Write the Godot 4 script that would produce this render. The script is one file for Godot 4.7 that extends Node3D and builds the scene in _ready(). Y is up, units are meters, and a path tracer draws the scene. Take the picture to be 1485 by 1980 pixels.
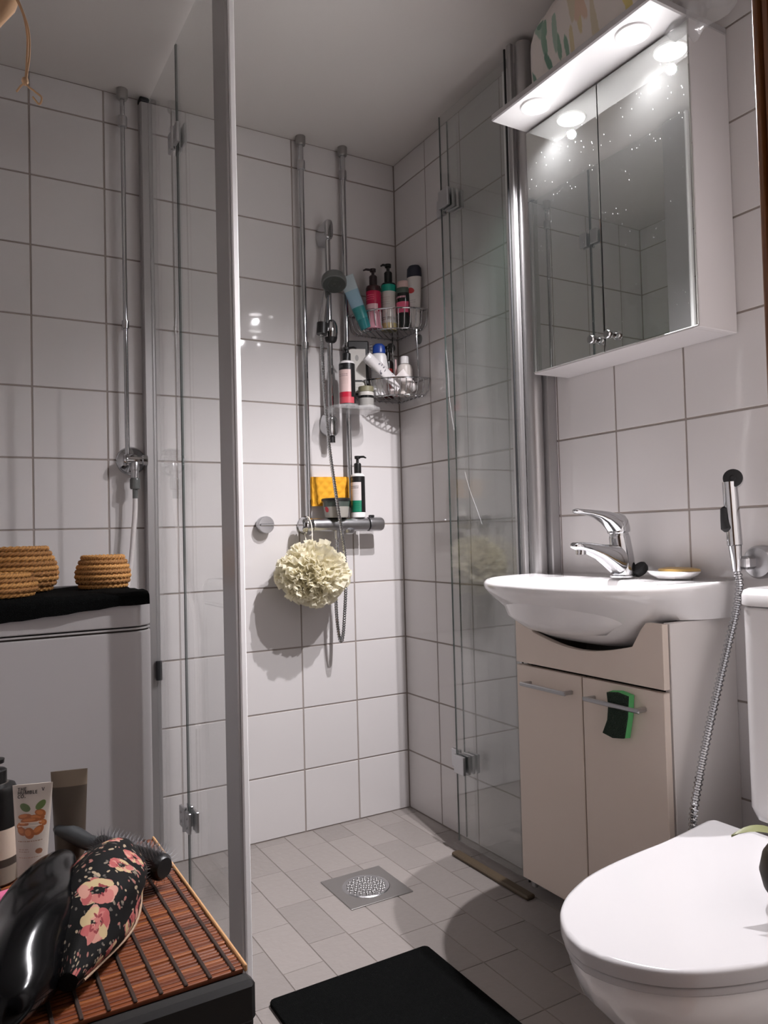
extends Node3D
# A small tiled bathroom: shower corner with folding glass, washing machine, wash basin with mirror cabinet, toilet.
# World: back wall is z = 0, right wall is x = 0, floor y = 0; the room lies at x < 0, z > 0.

const H := 2.295
const XL := -1.53
const ZF := 1.9

# ------------------------------------------------------------------ mesh builder
class MB:
	var v := PackedVector3Array()
	var uv := PackedVector2Array()
	var T := Transform3D.IDENTITY

	func tri(a: Vector3, b: Vector3, c: Vector3, ua := Vector2.ZERO, ub := Vector2.ZERO, uc := Vector2.ZERO) -> void:
		v.append(T * a); v.append(T * b); v.append(T * c)
		uv.append(ua); uv.append(ub); uv.append(uc)

	func quad(a: Vector3, b: Vector3, c: Vector3, d: Vector3, ua := Vector2.ZERO, ub := Vector2.ZERO, uc := Vector2.ZERO, ud := Vector2.ZERO) -> void:
		tri(a, b, c, ua, ub, uc)
		tri(a, c, d, ua, uc, ud)

	# box with chamfered edges; c centre, s full size, b chamfer
	func box(c: Vector3, s: Vector3, b := 0.002) -> void:
		var h := s * 0.5
		b = minf(b, minf(h.x, minf(h.y, h.z)) * 0.98)
		var i := h - Vector3(b, b, b)
		for ax in 3:
			var u := (ax + 1) % 3
			var w := (ax + 2) % 3
			for sg in [-1.0, 1.0]:
				var q := []
				for k in [[-1, -1], [1, -1], [1, 1], [-1, 1]]:
					var p := Vector3.ZERO
					p[ax] = sg * h[ax]; p[u] = k[0] * i[u]; p[w] = k[1] * i[w]
					q.append(c + p)
				if sg > 0: quad(q[0], q[1], q[2], q[3], Vector2(0, 1), Vector2(1, 1), Vector2(1, 0), Vector2(0, 0))
				else: quad(q[3], q[2], q[1], q[0], Vector2(0, 0), Vector2(1, 0), Vector2(1, 1), Vector2(0, 1))
			# edges running along ax
			for su in [-1.0, 1.0]:
				for sw in [-1.0, 1.0]:
					var a := Vector3.ZERO; var d := Vector3.ZERO
					a[u] = su * h[u]; a[w] = sw * i[w]; d[u] = su * i[u]; d[w] = sw * h[w]
					a[ax] = -i[ax]; d[ax] = -i[ax]
					var a2 := a; var d2 := d
					a2[ax] = i[ax]; d2[ax] = i[ax]
					if su * sw > 0: quad(c + a, c + d, c + d2, c + a2)
					else: quad(c + a2, c + d2, c + d, c + a)
		for sx in [-1.0, 1.0]:
			for sy in [-1.0, 1.0]:
				for sz in [-1.0, 1.0]:
					var px := c + Vector3(sx * h.x, sy * i.y, sz * i.z)
					var py := c + Vector3(sx * i.x, sy * h.y, sz * i.z)
					var pz := c + Vector3(sx * i.x, sy * i.y, sz * h.z)
					if sx * sy * sz > 0: tri(px, py, pz)
					else: tri(pz, py, px)

	# rings of equal length, joined; each ring seen from the far end runs so that faces point outwards
	func loft(rings: Array, cap0 := true, cap1 := true, closed := true) -> void:
		var n: int = rings[0].size()
		var m := n if closed else n - 1
		var total := 0.0
		var along := [0.0]
		for k in range(1, rings.size()):
			total += rings[k][0].distance_to(rings[k - 1][0]); along.append(total)
		for k in range(rings.size() - 1):
			var a: PackedVector3Array = rings[k]
			var b: PackedVector3Array = rings[k + 1]
			var va: float = along[k] / maxf(total, 1e-6)
			var vb: float = along[k + 1] / maxf(total, 1e-6)
			for j in m:
				var j2 := (j + 1) % n
				var u0 := float(j) / m
				var u1 := float(j + 1) / m
				quad(a[j], b[j], b[j2], a[j2], Vector2(u0, va), Vector2(u0, vb), Vector2(u1, vb), Vector2(u1, va))
		if cap0: fan(rings[0], false)
		if cap1: fan(rings[-1], true)

	func fan(r: PackedVector3Array, out: bool) -> void:
		var c := Vector3.ZERO
		for p in r: c += p
		c /= r.size()
		for j in r.size():
			if out: tri(c, r[(j + 1) % r.size()], r[j])
			else: tri(c, r[j], r[(j + 1) % r.size()])

	# profile of (radius, y) from bottom to top turned about the y axis
	func lathe(prof: Array, n := 24, at := Vector3.ZERO) -> void:
		var y0: float = prof[0].y
		var y1: float = prof[-1].y
		var dy := y1 - y0 if absf(y1 - y0) > 1e-6 else 1.0
		for k in range(prof.size() - 1):
			var a: Vector2 = prof[k]
			var b: Vector2 = prof[k + 1]
			for j in n:
				var t0 := TAU * j / n
				var t1 := TAU * (j + 1) / n
				var d0 := Vector3(cos(t0), 0, sin(t0))
				var d1 := Vector3(cos(t1), 0, sin(t1))
				var p00 := at + d0 * a.x + Vector3(0, a.y, 0)
				var p01 := at + d1 * a.x + Vector3(0, a.y, 0)
				var p10 := at + d0 * b.x + Vector3(0, b.y, 0)
				var p11 := at + d1 * b.x + Vector3(0, b.y, 0)
				var u0 := float(j) / n
				var u1 := float(j + 1) / n
				var va := 1.0 - (a.y - y0) / dy
				var vb := 1.0 - (b.y - y0) / dy
				if a.x > 1e-6: tri(p00, p10, p01, Vector2(u0, va), Vector2(u0, vb), Vector2(u1, va))
				if b.x > 1e-6: tri(p01, p10, p11, Vector2(u1, va), Vector2(u0, vb), Vector2(u1, vb))

	func tube(path: PackedVector3Array, r: Variant, n := 10, caps := true, closed := false) -> void:
		var rings := []
		var up := Vector3.UP
		var cnt := path.size()
		var t0 := (path[1] - path[0]).normalized()
		if absf(t0.dot(up)) > 0.9: up = Vector3.RIGHT
		var nrm := (up - t0 * up.dot(t0)).normalized()
		for k in cnt:
			var t: Vector3
			if closed: t = (path[(k + 1) % cnt] - path[(k - 1 + cnt) % cnt]).normalized()
			else: t = (path[mini(k + 1, cnt - 1)] - path[maxi(k - 1, 0)]).normalized()
			nrm = (nrm - t * nrm.dot(t)).normalized()
			var bi := t.cross(nrm)
			var rr: float = r if r is float else r[k]
			var ring := PackedVector3Array()
			for j in n:
				var a := TAU * j / n
				ring.append(path[k] + (nrm * cos(a) - bi * sin(a)) * rr)
			rings.append(ring)
		if closed:
			rings.append(rings[0])
			loft(rings, false, false)
		else: loft(rings, caps, caps)

	# elliptical / boxy sections along a path; wh = half width (across), half height (along up)
	func sweep(path: PackedVector3Array, wh: Array, up: Vector3, n := 20, pw := 2.0) -> void:
		var rings := []
		for k in path.size():
			var t := (path[mini(k + 1, path.size() - 1)] - path[maxi(k - 1, 0)]).normalized()
			var hu := (up - t * up.dot(t)).normalized()
			var wu := t.cross(hu)
			var ring := PackedVector3Array()
			for j in n:
				var a := TAU * j / n
				var ca := signf(cos(a)) * pow(absf(cos(a)), 2.0 / pw)
				var sa := signf(sin(a)) * pow(absf(sin(a)), 2.0 / pw)
				ring.append(path[k] + hu * (ca * wh[k].y) - wu * (sa * wh[k].x))
			rings.append(ring)
		loft(rings)

	# a polygon in (x, z) raised from y0 to y1, top and bottom edges chamfered by b
	func prism(poly: PackedVector2Array, y0: float, y1: float, b := 0.0, bb := -1.0) -> void:
		if Geometry2D.is_polygon_clockwise(poly): poly.reverse()
		var n := poly.size()
		if bb < 0.0: bb = b
		var inset := func(d: float) -> PackedVector2Array:
			var out := PackedVector2Array()
			for k in n:
				var e0 := (poly[k] - poly[(k - 1 + n) % n]).normalized()
				var e1 := (poly[(k + 1) % n] - poly[k]).normalized()
				var n0 := Vector2(-e0.y, e0.x)
				var n1 := Vector2(-e1.y, e1.x)
				var m := (n0 + n1)
				m = m / maxf(m.dot(n0), 0.3) if m.length() > 0.01 else n0
				out.append(poly[k] + m * d)
			return out
		var levels := []
		if bb > 0.0:
			levels.append([inset.call(bb), y0]); levels.append([inset.call(bb * 0.3), y0 + bb * 0.3]); levels.append([poly, y0 + bb])
		else: levels.append([poly, y0])
		if b > 0.0:
			levels.append([poly, y1 - b]); levels.append([inset.call(b * 0.3), y1 - b * 0.3]); levels.append([inset.call(b), y1])
		else: levels.append([poly, y1])
		for k in range(levels.size() - 1):
			for j in n:
				var j2 := (j + 1) % n
				var p: Vector2 = levels[k][0][j]; var q: Vector2 = levels[k][0][j2]
				var p2: Vector2 = levels[k + 1][0][j]; var q2: Vector2 = levels[k + 1][0][j2]
				quad(Vector3(q.x, levels[k][1], q.y), Vector3(p.x, levels[k][1], p.y), Vector3(p2.x, levels[k + 1][1], p2.y), Vector3(q2.x, levels[k + 1][1], q2.y))
		for e in [0, 1]:
			var lv: Array = levels[0] if e == 0 else levels[-1]
			var pl: PackedVector2Array = lv[0]
			var ix := Geometry2D.triangulate_polygon(pl)
			for k in range(0, ix.size(), 3):
				var a := pl[ix[k]]; var c := pl[ix[k + 1]]; var d := pl[ix[k + 2]]
				if (c - a).cross(d - a) < 0:
					var s := c; c = d; d = s
				var A := Vector3(a.x, lv[1], a.y); var C := Vector3(c.x, lv[1], c.y); var D := Vector3(d.x, lv[1], d.y)
				if e == 0: tri(A, C, D, a, c, d)
				else: tri(A, D, C, a, d, c)

	func build(crease := 40.0) -> ArrayMesh:
		var n := v.size()
		var fn := PackedVector3Array()
		fn.resize(n / 3)
		var at := {}
		for k in range(0, n, 3):
			fn[k / 3] = (v[k + 1] - v[k]).cross(v[k + 2] - v[k])
			for j in 3:
				var key := Vector3i((v[k + j] * 20000.0).round())
				if at.has(key): at[key].append(k / 3)
				else: at[key] = PackedInt32Array([k / 3])
		var lim := cos(deg_to_rad(crease))
		var P := PackedVector3Array(); var N := PackedVector3Array(); var U := PackedVector2Array()
		P.resize(n); N.resize(n); U.resize(n)
		for k in range(0, n, 3):
			var f := fn[k / 3]
			var fl := f.length()
			for j in 3:
				var key := Vector3i((v[k + j] * 20000.0).round())
				var s := Vector3.ZERO
				for o in at[key]:
					var g := fn[o]
					if f.dot(g) >= lim * fl * g.length(): s += g
				var slot: int = k + [0, 2, 1][j]
				P[slot] = v[k + j]; U[slot] = uv[k + j]
				N[slot] = s.normalized() if s.length() > 1e-14 else Vector3.UP
		var arr := []
		arr.resize(Mesh.ARRAY_MAX)
		arr[Mesh.ARRAY_VERTEX] = P; arr[Mesh.ARRAY_NORMAL] = N; arr[Mesh.ARRAY_TEX_UV] = U
		var me := ArrayMesh.new()
		me.add_surface_from_arrays(Mesh.PRIMITIVE_TRIANGLES, arr)
		return me

# ------------------------------------------------------------------ scene helpers
var M := {}
var used := {}
var rng := RandomNumberGenerator.new()

func numbered(called: String) -> String:
	if not used.has(called):
		used[called] = 0
		return called
	used[called] += 1
	return "%s_%03d" % [called, used[called]]

func tag(o: Node, label: String, category: String, group := "") -> Node:
	o.set_meta("label", label); o.set_meta("category", category)
	if group: o.set_meta("group", group)
	return o

func thing(called: String, label: String, category: String, at := Vector3.ZERO, turn := 0.0, group := "") -> Node3D:
	var o := Node3D.new()
	o.name = numbered(called)
	add_child(o)
	o.position = at
	o.rotation.y = deg_to_rad(turn)
	tag(o, label, category, group)
	return o

func obj(called: String, m: Variant, mat: Material, parent: Node = null, crease := 40.0) -> MeshInstance3D:
	var o := MeshInstance3D.new()
	o.name = called if parent else numbered(called)
	o.mesh = m.build(crease) if m is MB else m
	o.material_override = mat
	o.cast_shadow = GeometryInstance3D.SHADOW_CASTING_SETTING_ON
	(parent if parent else self).add_child(o, true)
	return o

# a part whose mesh is given in world coordinates, under a thing that stands (unturned) at its base
func wobj(called: String, m: Variant, mat: Material, parent: Node3D, crease := 40.0) -> MeshInstance3D:
	var o := obj(called, m, mat, parent, crease)
	var p := parent
	while p != null and p != self:
		o.position -= p.position
		p = p.get_parent() as Node3D
	return o

func struct(o: Node) -> Node:
	o.set_meta("kind", "structure")
	return o

func std(c: Color, rough := 0.5, metal := 0.0, spec := 0.5) -> StandardMaterial3D:
	var m := StandardMaterial3D.new()
	m.albedo_color = c; m.roughness = rough; m.metallic = metal; m.metallic_specular = spec
	return m

func rgb8(r: int, g: int, b: int) -> Color:
	return Color(r / 255.0, g / 255.0, b / 255.0)

func noise_tex(freq: float, size := 256, normal := true, strength := 4.0, octaves := 3) -> NoiseTexture2D:
	var t := NoiseTexture2D.new()
	var f := FastNoiseLite.new()
	f.seed = 7; f.frequency = freq; f.fractal_octaves = octaves
	f.noise_type = FastNoiseLite.TYPE_SIMPLEX_SMOOTH
	t.noise = f; t.width = size; t.height = size; t.seamless = true
	t.as_normal_map = normal; t.bump_strength = strength
	return t

func bumpy(m: StandardMaterial3D, tex: Texture2D, scale: float, amount: float) -> StandardMaterial3D:
	m.normal_enabled = true; m.normal_texture = tex; m.normal_scale = amount
	m.uv1_triplanar = true
	m.uv1_scale = Vector3(scale, scale, scale)
	return m

func new_img(w: int, h: int, c: Color) -> Image:
	var im := Image.create(w, h, false, Image.FORMAT_RGB8)
	im.fill(c)
	return im

func fill_ellipse(im: Image, cx: float, cy: float, rx: float, ry: float, deg: float, c: Color) -> void:
	var a := deg_to_rad(deg)
	var R := int(ceil(maxf(rx, ry)))
	for y in range(maxi(0, int(cy) - R), mini(im.get_height(), int(cy) + R + 1)):
		for x in range(maxi(0, int(cx) - R), mini(im.get_width(), int(cx) + R + 1)):
			var dx := x - cx
			var dy := y - cy
			var p := (dx * cos(a) + dy * sin(a)) / rx
			var q := (-dx * sin(a) + dy * cos(a)) / ry
			if p * p + q * q <= 1.0: im.set_pixel(x, y, c)

func tex_mat(im: Image, rough := 0.4, spec := 0.5) -> StandardMaterial3D:
	var m := std(Color.WHITE, rough, 0.0, spec)
	m.albedo_texture = ImageTexture.create_from_image(im)
	return m

# illegible small print: short dark strokes in lines
func print_lines(im: Image, x: int, y: int, w: int, lines: int, step: int, c: Color, thick := 2) -> void:
	for l in lines:
		var p := x
		while p < x + w:
			var k := rng.randi_range(3, 9)
			im.fill_rect(Rect2i(p, y + l * step, mini(k, x + w - p), thick), c)
			p += k + 2

func arc(c: Vector3, r: float, a0: float, a1: float, n: int, ax := Vector3.RIGHT, ay := Vector3.BACK) -> PackedVector3Array:
	var out := PackedVector3Array()
	for k in n + 1:
		var a := deg_to_rad(lerpf(a0, a1, float(k) / n))
		out.append(c + (ax * cos(a) + ay * sin(a)) * r)
	return out

func spline(pts: Array, per := 8) -> PackedVector3Array:
	var cv := Curve3D.new()
	cv.bake_interval = 0.01
	for k in pts.size():
		var a: Vector3 = pts[maxi(k - 1, 0)]
		var b: Vector3 = pts[mini(k + 1, pts.size() - 1)]
		var t := (b - a) / 6.0
		cv.add_point(pts[k], -t, t)
	var out := PackedVector3Array()
	for k in range(pts.size() - 1):
		for j in per: out.append(cv.sample(k, float(j) / per))
	out.append(pts[-1])
	return out

func resample(path: PackedVector3Array, step: float) -> PackedVector3Array:
	var cv := Curve3D.new()
	cv.bake_interval = step * 0.5
	for p in path: cv.add_point(p)
	var L := cv.get_baked_length()
	var n := int(L / step)
	var out := PackedVector3Array()
	for k in n + 1: out.append(cv.sample_baked(L * k / n))
	return out

func rounded_rect(x0: float, x1: float, z0: float, z1: float, r: Array, seg := 6) -> PackedVector2Array:
	# corner radii in order (x0,z0), (x1,z0), (x1,z1), (x0,z1)
	var out := PackedVector2Array()
	var cs := [[x0, z0, 1, 1, 180], [x1, z0, -1, 1, 270], [x1, z1, -1, -1, 0], [x0, z1, 1, -1, 90]]
	for k in 4:
		var q: Array = cs[k]
		var rr: float = r[k]
		if rr <= 0.0:
			out.append(Vector2(q[0], q[1])); continue
		var c := Vector2(q[0] + q[2] * rr, q[1] + q[3] * rr)
		for j in seg + 1:
			var a := deg_to_rad(q[4] + 90.0 * j / seg)
			out.append(c + Vector2(cos(a), sin(a)) * rr)
	return out

func axis_T(at: Vector3, dir: Vector3) -> Transform3D:
	# y axis of the returned frame runs along dir
	var y := dir.normalized()
	var x := (Vector3.BACK if absf(y.z) < 0.9 else Vector3.RIGHT).cross(y).normalized()
	return Transform3D(Basis(x, y, x.cross(y)), at)

# ------------------------------------------------------------------ scene
func _ready() -> void:
	rng.seed = 11
	camera_and_light()
	materials()
	room()
	shower_screens()
	washer()
	basin_unit()
	mirror_cabinet()
	toilet()
	stool()
	pipes_and_shower()
	caddy()
	foreground()

func camera_and_light() -> void:
	var cam := Camera3D.new()
	cam.name = "camera"
	cam.fov = rad_to_deg(2.0 * atan(990.0 / 1464.23))
	cam.near = 0.02
	cam.position = Vector3(-1.4177, 0.9614, 2.3004)
	cam.basis = Basis.from_euler(Vector3(0.0302, -0.5281, -0.0254))
	add_child(cam)
	cam.current = true
	var e := Environment.new()
	e.background_mode = Environment.BG_COLOR
	e.background_color = Color(0.01, 0.01, 0.01)
	e.tonemap_mode = Environment.TONE_MAPPER_LINEAR
	e.tonemap_exposure = 1.42
	e.sdfgi_enabled = true
	e.ssao_enabled = true
	e.ssil_enabled = true
	var w := WorldEnvironment.new()
	w.name = "world_environment"
	w.environment = e
	add_child(w)

func materials() -> void:
	M.tile = std(rgb8(208, 204, 203), 0.045, 0.0, 0.5)
	bumpy(M.tile, noise_tex(0.012, 256, true, 2.0, 2), 2.3, 0.05)
	M.grout = std(rgb8(150, 140, 134), 0.9)
	M.floor_tile = std(rgb8(142, 135, 131), 0.42, 0.0, 0.4)
	bumpy(M.floor_tile, noise_tex(0.05, 256, true, 3.0, 4), 3.0, 0.2)
	M.floor_grout = std(rgb8(130, 122, 117), 0.9)
	M.paint = std(rgb8(212, 207, 203), 0.85)
	M.chrome = std(rgb8(196, 197, 199), 0.07, 1.0)
	M.satin = std(rgb8(190, 190, 192), 0.28, 1.0)
	M.alu = std(rgb8(176, 174, 174), 0.38, 0.75)
	M.steel = std(rgb8(170, 168, 166), 0.3, 1.0)
	M.glass = std(Color(0.31, 0.40, 0.355, 0.085), 0.02, 0.0, 0.5)
	M.glass.transparency = BaseMaterial3D.TRANSPARENCY_ALPHA
	M.glass_edge = std(rgb8(74, 82, 80), 0.2)
	M.clear = std(Color(0.9, 0.9, 0.9, 0.16), 0.06)
	M.clear.transparency = BaseMaterial3D.TRANSPARENCY_ALPHA
	M.white = std(rgb8(232, 230, 230), 0.35)
	M.enamel = std(rgb8(170, 167, 167), 0.3)
	M.porcelain = std(rgb8(230, 228, 228), 0.08, 0.0, 0.55)
	M.porcelain.clearcoat_enabled = true
	M.porcelain.clearcoat = 0.5
	M.porcelain.clearcoat_roughness = 0.05
	M.seat = std(rgb8(186, 184, 185), 0.16)
	M.vanity = std(rgb8(214, 200, 188), 0.45)
	M.vanity_side = std(rgb8(218, 213, 210), 0.45)
	M.cabinet = std(rgb8(208, 204, 204), 0.4)
	M.black = std(rgb8(22, 21, 22), 0.4)
	M.gloss_black = std(rgb8(7, 7, 8), 0.16, 0.0, 0.3)
	M.rubber = std(rgb8(28, 28, 30), 0.7)
	M.dark_gap = std(rgb8(40, 34, 30), 0.9)
	M.grey_plastic = std(rgb8(96, 98, 96), 0.4)
	M.black_cloth = std(rgb8(10, 11, 11), 1.0, 0.0, 0.2)
	bumpy(M.black_cloth, noise_tex(0.2, 256, true, 8.0, 3), 9.0, 0.8)
	M.hose_white = std(rgb8(212, 206, 204), 0.5)

# ------------------------------------------------------------------ room
func tile_mesh(w: float, h: float) -> ArrayMesh:
	var m := MB.new()   # lies in xy, front at z = 0, 6 mm thick
	m.box(Vector3(0, 0, -0.003), Vector3(w, h, 0.006), 0.0013)
	return m.build(50)

func tiled_wall(called: String, origin: Vector3, along: Vector3, length: float, normal: Vector3) -> void:
	# backing slab with the grout on its face, and every tile a piece of its own
	var b := MB.new()
	var up := Vector3.UP
	var c := origin + along * length * 0.5 + up * H * 0.5 - normal * 0.052
	var s := (along.abs() * (length + 0.2)) + up * (H + 0.1) + normal.abs() * 0.1
	b.box(c, s, 0.0005)
	var wall := obj(called, b, M.grout)
	struct(wall)
	var g := 0.0046
	var cache := {}
	var basis := Basis(along, up, normal) if along.cross(up).dot(normal) > 0 else Basis(-along, up, normal)
	var x := 0.0
	while x < length - 0.01:
		var w := minf(0.2, length - x)
		var y := 0.0
		while y < H - 0.01:
			var h := minf(0.2, H - y)
			var key := Vector2i(roundi(w * 1000), roundi(h * 1000))
			if not cache.has(key): cache[key] = tile_mesh(w - g, h - g)
			var t := MeshInstance3D.new()
			t.name = "tile"
			t.mesh = cache[key]
			t.material_override = M.tile
			var tilt := Basis.from_euler(Vector3(rng.randfn(0, 0.0012), rng.randfn(0, 0.0012), 0))
			t.transform = Transform3D(basis * tilt, origin + along * (x + w * 0.5) + up * (y + h * 0.5) + normal * 0.0)
			wall.add_child(t, true)
			y += 0.2
		x += 0.2

func room() -> void:
	tiled_wall("wall_back", Vector3(0, 0, 0), Vector3.LEFT, -XL, Vector3.BACK)
	tiled_wall("wall_right", Vector3(0, 0, 0), Vector3.BACK, ZF, Vector3.LEFT)
	tiled_wall("wall_left", Vector3(XL, 0, 0), Vector3.BACK, ZF, Vector3.RIGHT)
	# front wall with the doorway in which the photographer stands, and a dim hall behind it
	var f := MB.new()
	f.box(Vector3(-0.35, H / 2, ZF + 0.05), Vector3(0.7, H + 0.1, 0.1), 0.001)
	struct(obj("wall_front", f, M.paint))
	f = MB.new()
	f.box(Vector3(-1.15, 2.2, ZF + 0.05), Vector3(0.9, 0.2, 0.1), 0.001)
	struct(obj("wall_front", f, M.paint))
	f = MB.new()
	f.box(Vector3(-0.9, H + 0.05, 1.45), Vector3(2.0, 0.1, 3.3), 0.001)
	struct(obj("ceiling", f, M.paint))
	var hall := std(rgb8(120, 108, 96), 0.9)
	for q in [[Vector3(-1.9, H / 2, 2.5), Vector3(0.1, H + 0.1, 1.2)], [Vector3(0.05, H / 2, 2.5), Vector3(0.1, H + 0.1, 1.0)], [Vector3(-0.9, H / 2, 3.05), Vector3(2.0, H + 0.1, 0.1)], [Vector3(-1.74, H / 2, ZF + 0.05), Vector3(0.28, H + 0.1, 0.1)]]:
		f = MB.new()
		f.box(q[0], q[1], 0.001)
		struct(obj("wall_hall", f, hall))
	f = MB.new()
	f.box(Vector3(-0.9, -0.05, 2.5), Vector3(2.0, 0.1, 1.2), 0.001)
	struct(obj("floor_hall", f, hall))
	# wooden door frame, its bathroom-side moulding has two rounded beads
	var wm := std(rgb8(150, 94, 46), 0.4)
	wm.albedo_texture = wood_tex()
	wm.clearcoat_enabled = true
	wm.clearcoat = 0.4
	wm.clearcoat_roughness = 0.1
	f = MB.new()
	f.box(Vector3(-0.715, 1.05, 1.945), Vector3(0.03, 2.1, 0.13), 0.004)
	f.box(Vector3(-0.698, 1.05, 1.872), Vector3(0.064, 2.1, 0.02), 0.006)
	f.tube(PackedVector3Array([Vector3(-0.727, 0, 1.866), Vector3(-0.727, 2.1, 1.866)]), 0.006, 14)
	f.tube(PackedVector3Array([Vector3(-0.728, 0, 1.885), Vector3(-0.728, 2.1, 1.885)]), 0.006, 14)
	struct(obj("trim_1", f, wm))
	f = MB.new()
	f.box(Vector3(-1.515, 1.05, 1.945), Vector3(0.03, 2.1, 0.13), 0.004)
	struct(obj("trim_2", f, wm))
	f = MB.new()
	f.box(Vector3(-1.115, 2.085, 1.945), Vector3(0.77, 0.03, 0.13), 0.004)
	struct(obj("trim_3", f, wm))
	f = MB.new()
	f.box(Vector3(XL / 2, -0.0515, ZF / 2), Vector3(-XL + 0.2, 0.1, ZF + 0.06), 0.0005)
	var fl := obj("floor", f, M.floor_grout)
	struct(fl)
	var off := [0.11, 0.11, 0.04, 0.026, 0.11, 0.0, 0.06, 0.12, 0.03, 0.1, 0.0, 0.08, 0.15, 0.05, 0.1, 0.02]
	var cache := {}
	var xr := -0.078
	var col := -1
	var edges := [0.0]
	while xr > XL:
		edges.append(xr); xr -= 0.1
	edges.append(XL)
	var shades := []
	for k in 3:
		var sm: StandardMaterial3D = M.floor_tile.duplicate()
		sm.albedo_color = M.floor_tile.albedo_color * (0.97 + 0.03 * k)
		shades.append(sm)
	for e in range(edges.size() - 1):
		var x0: float = edges[e]
		var x1: float = edges[e + 1]
		col += 1
		var z: float = -0.2 + off[(col + 13) % 16]
		while z < ZF:
			var z0 := maxf(z, 0.0)
			var z1 := minf(z + 0.2, ZF)
			z += 0.2
			if z1 - z0 < 0.012: continue
			var key := Vector2i(roundi((x0 - x1) * 1000), roundi((z1 - z0) * 1000))
			if not cache.has(key):
				var m := MB.new()
				m.box(Vector3(0, -0.003, 0), Vector3(x0 - x1 - 0.0022, 0.006, z1 - z0 - 0.0022), 0.001)
				cache[key] = m.build(50)
			var t := MeshInstance3D.new()
			t.name = "tile"
			t.mesh = cache[key]
			t.material_override = shades[rng.randi() % 3]
			t.position = Vector3((x0 + x1) / 2, 0.0, (z0 + z1) / 2)
			fl.add_child(t, true)
	# floor drain
	var d := thing("floor_drain", "square stainless steel floor drain with round studded grate in the shower floor", "drain", Vector3(-0.424, 0, 0.448))
	var m := MB.new()
	m.box(Vector3(0, 0.0015, 0), Vector3(0.187, 0.003, 0.187), 0.001)
	obj("plate", m, M.steel, d)
	m = MB.new()
	m.lathe([Vector2(0.0, 0.0032), Vector2(0.058, 0.0032), Vector2(0.0605, 0.0052), Vector2(0.0635, 0.0052), Vector2(0.066, 0.003), Vector2(0.066, 0.001)], 48)
	obj("grate", m, M.satin, d)
	m = MB.new()
	for ring in [[0, 1], [0.014, 6], [0.028, 11], [0.040, 15], [0.050, 18]]:
		for k in ring[1]:
			var a: float = TAU * k / ring[1] + ring[0] * 40.0
			m.lathe([Vector2(0.0042, 0.0031), Vector2(0.0034, 0.0056), Vector2(0.0018, 0.0068), Vector2(0, 0.007)], 8, Vector3(cos(a) * ring[0], 0, sin(a) * ring[0]))
	obj("studs", m, M.steel, d).set_meta("kind", "stuff")
	# black mat
	m = MB.new()
	m.prism(rounded_rect(-0.845, -0.455, 0.795, 1.45, [0.012, 0.012, 0.012, 0.012], 3), 0.0, 0.011, 0.003)
	var mat := obj("bath_mat", m, M.black_cloth)
	tag(mat, "black rectangular bath mat on the floor between the stool and the toilet", "bath mat")

# ------------------------------------------------------------------ glass screens
func hinge(parent: Node3D, at: Vector3, fold := false) -> void:
	var m := MB.new()
	m.tube(PackedVector3Array([at + Vector3(-0.012 if not fold else -0.008, -0.03, 0), at + Vector3(-0.012 if not fold else -0.008, 0.03, 0)]), 0.006, 12)
	var pin := wobj("hinge", m, M.chrome, parent)
	for s in [-1.0, 1.0]:
		m = MB.new()
		m.box(at + Vector3(-0.010, 0, s * 0.026), Vector3(0.008, 0.052, 0.034), 0.0015)
		m.box(at + Vector3(0.010, 0, s * 0.026), Vector3(0.008, 0.052, 0.034), 0.0015)
		m.tube(PackedVector3Array([at + Vector3(-0.0155, 0.012, s * 0.028), at + Vector3(-0.013, 0.012, s * 0.028)]), 0.004, 10)
		m.tube(PackedVector3Array([at + Vector3(-0.0155, -0.012, s * 0.028), at + Vector3(-0.013, -0.012, s * 0.028)]), 0.004, 10)
		wobj("hinge_plate", m, M.satin, parent)

func pane(parent: Node3D, x: float, y0: float, y1: float, z0: float, z1: float, called := "glass_panel") -> void:
	var m := MB.new()
	m.box(Vector3(x, (y0 + y1) / 2, (z0 + z1) / 2), Vector3(0.005, y1 - y0, z1 - z0), 0.0004)
	var p := wobj(called, m, M.glass, parent)
	m = MB.new()
	for z in [z0 + 0.0006, z1 - 0.0006]:
		m.box(Vector3(x, (y0 + y1) / 2, z), Vector3(0.0052, y1 - y0, 0.0014), 0.0003)
	wobj("glass_edge", m, M.glass_edge, p)

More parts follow.
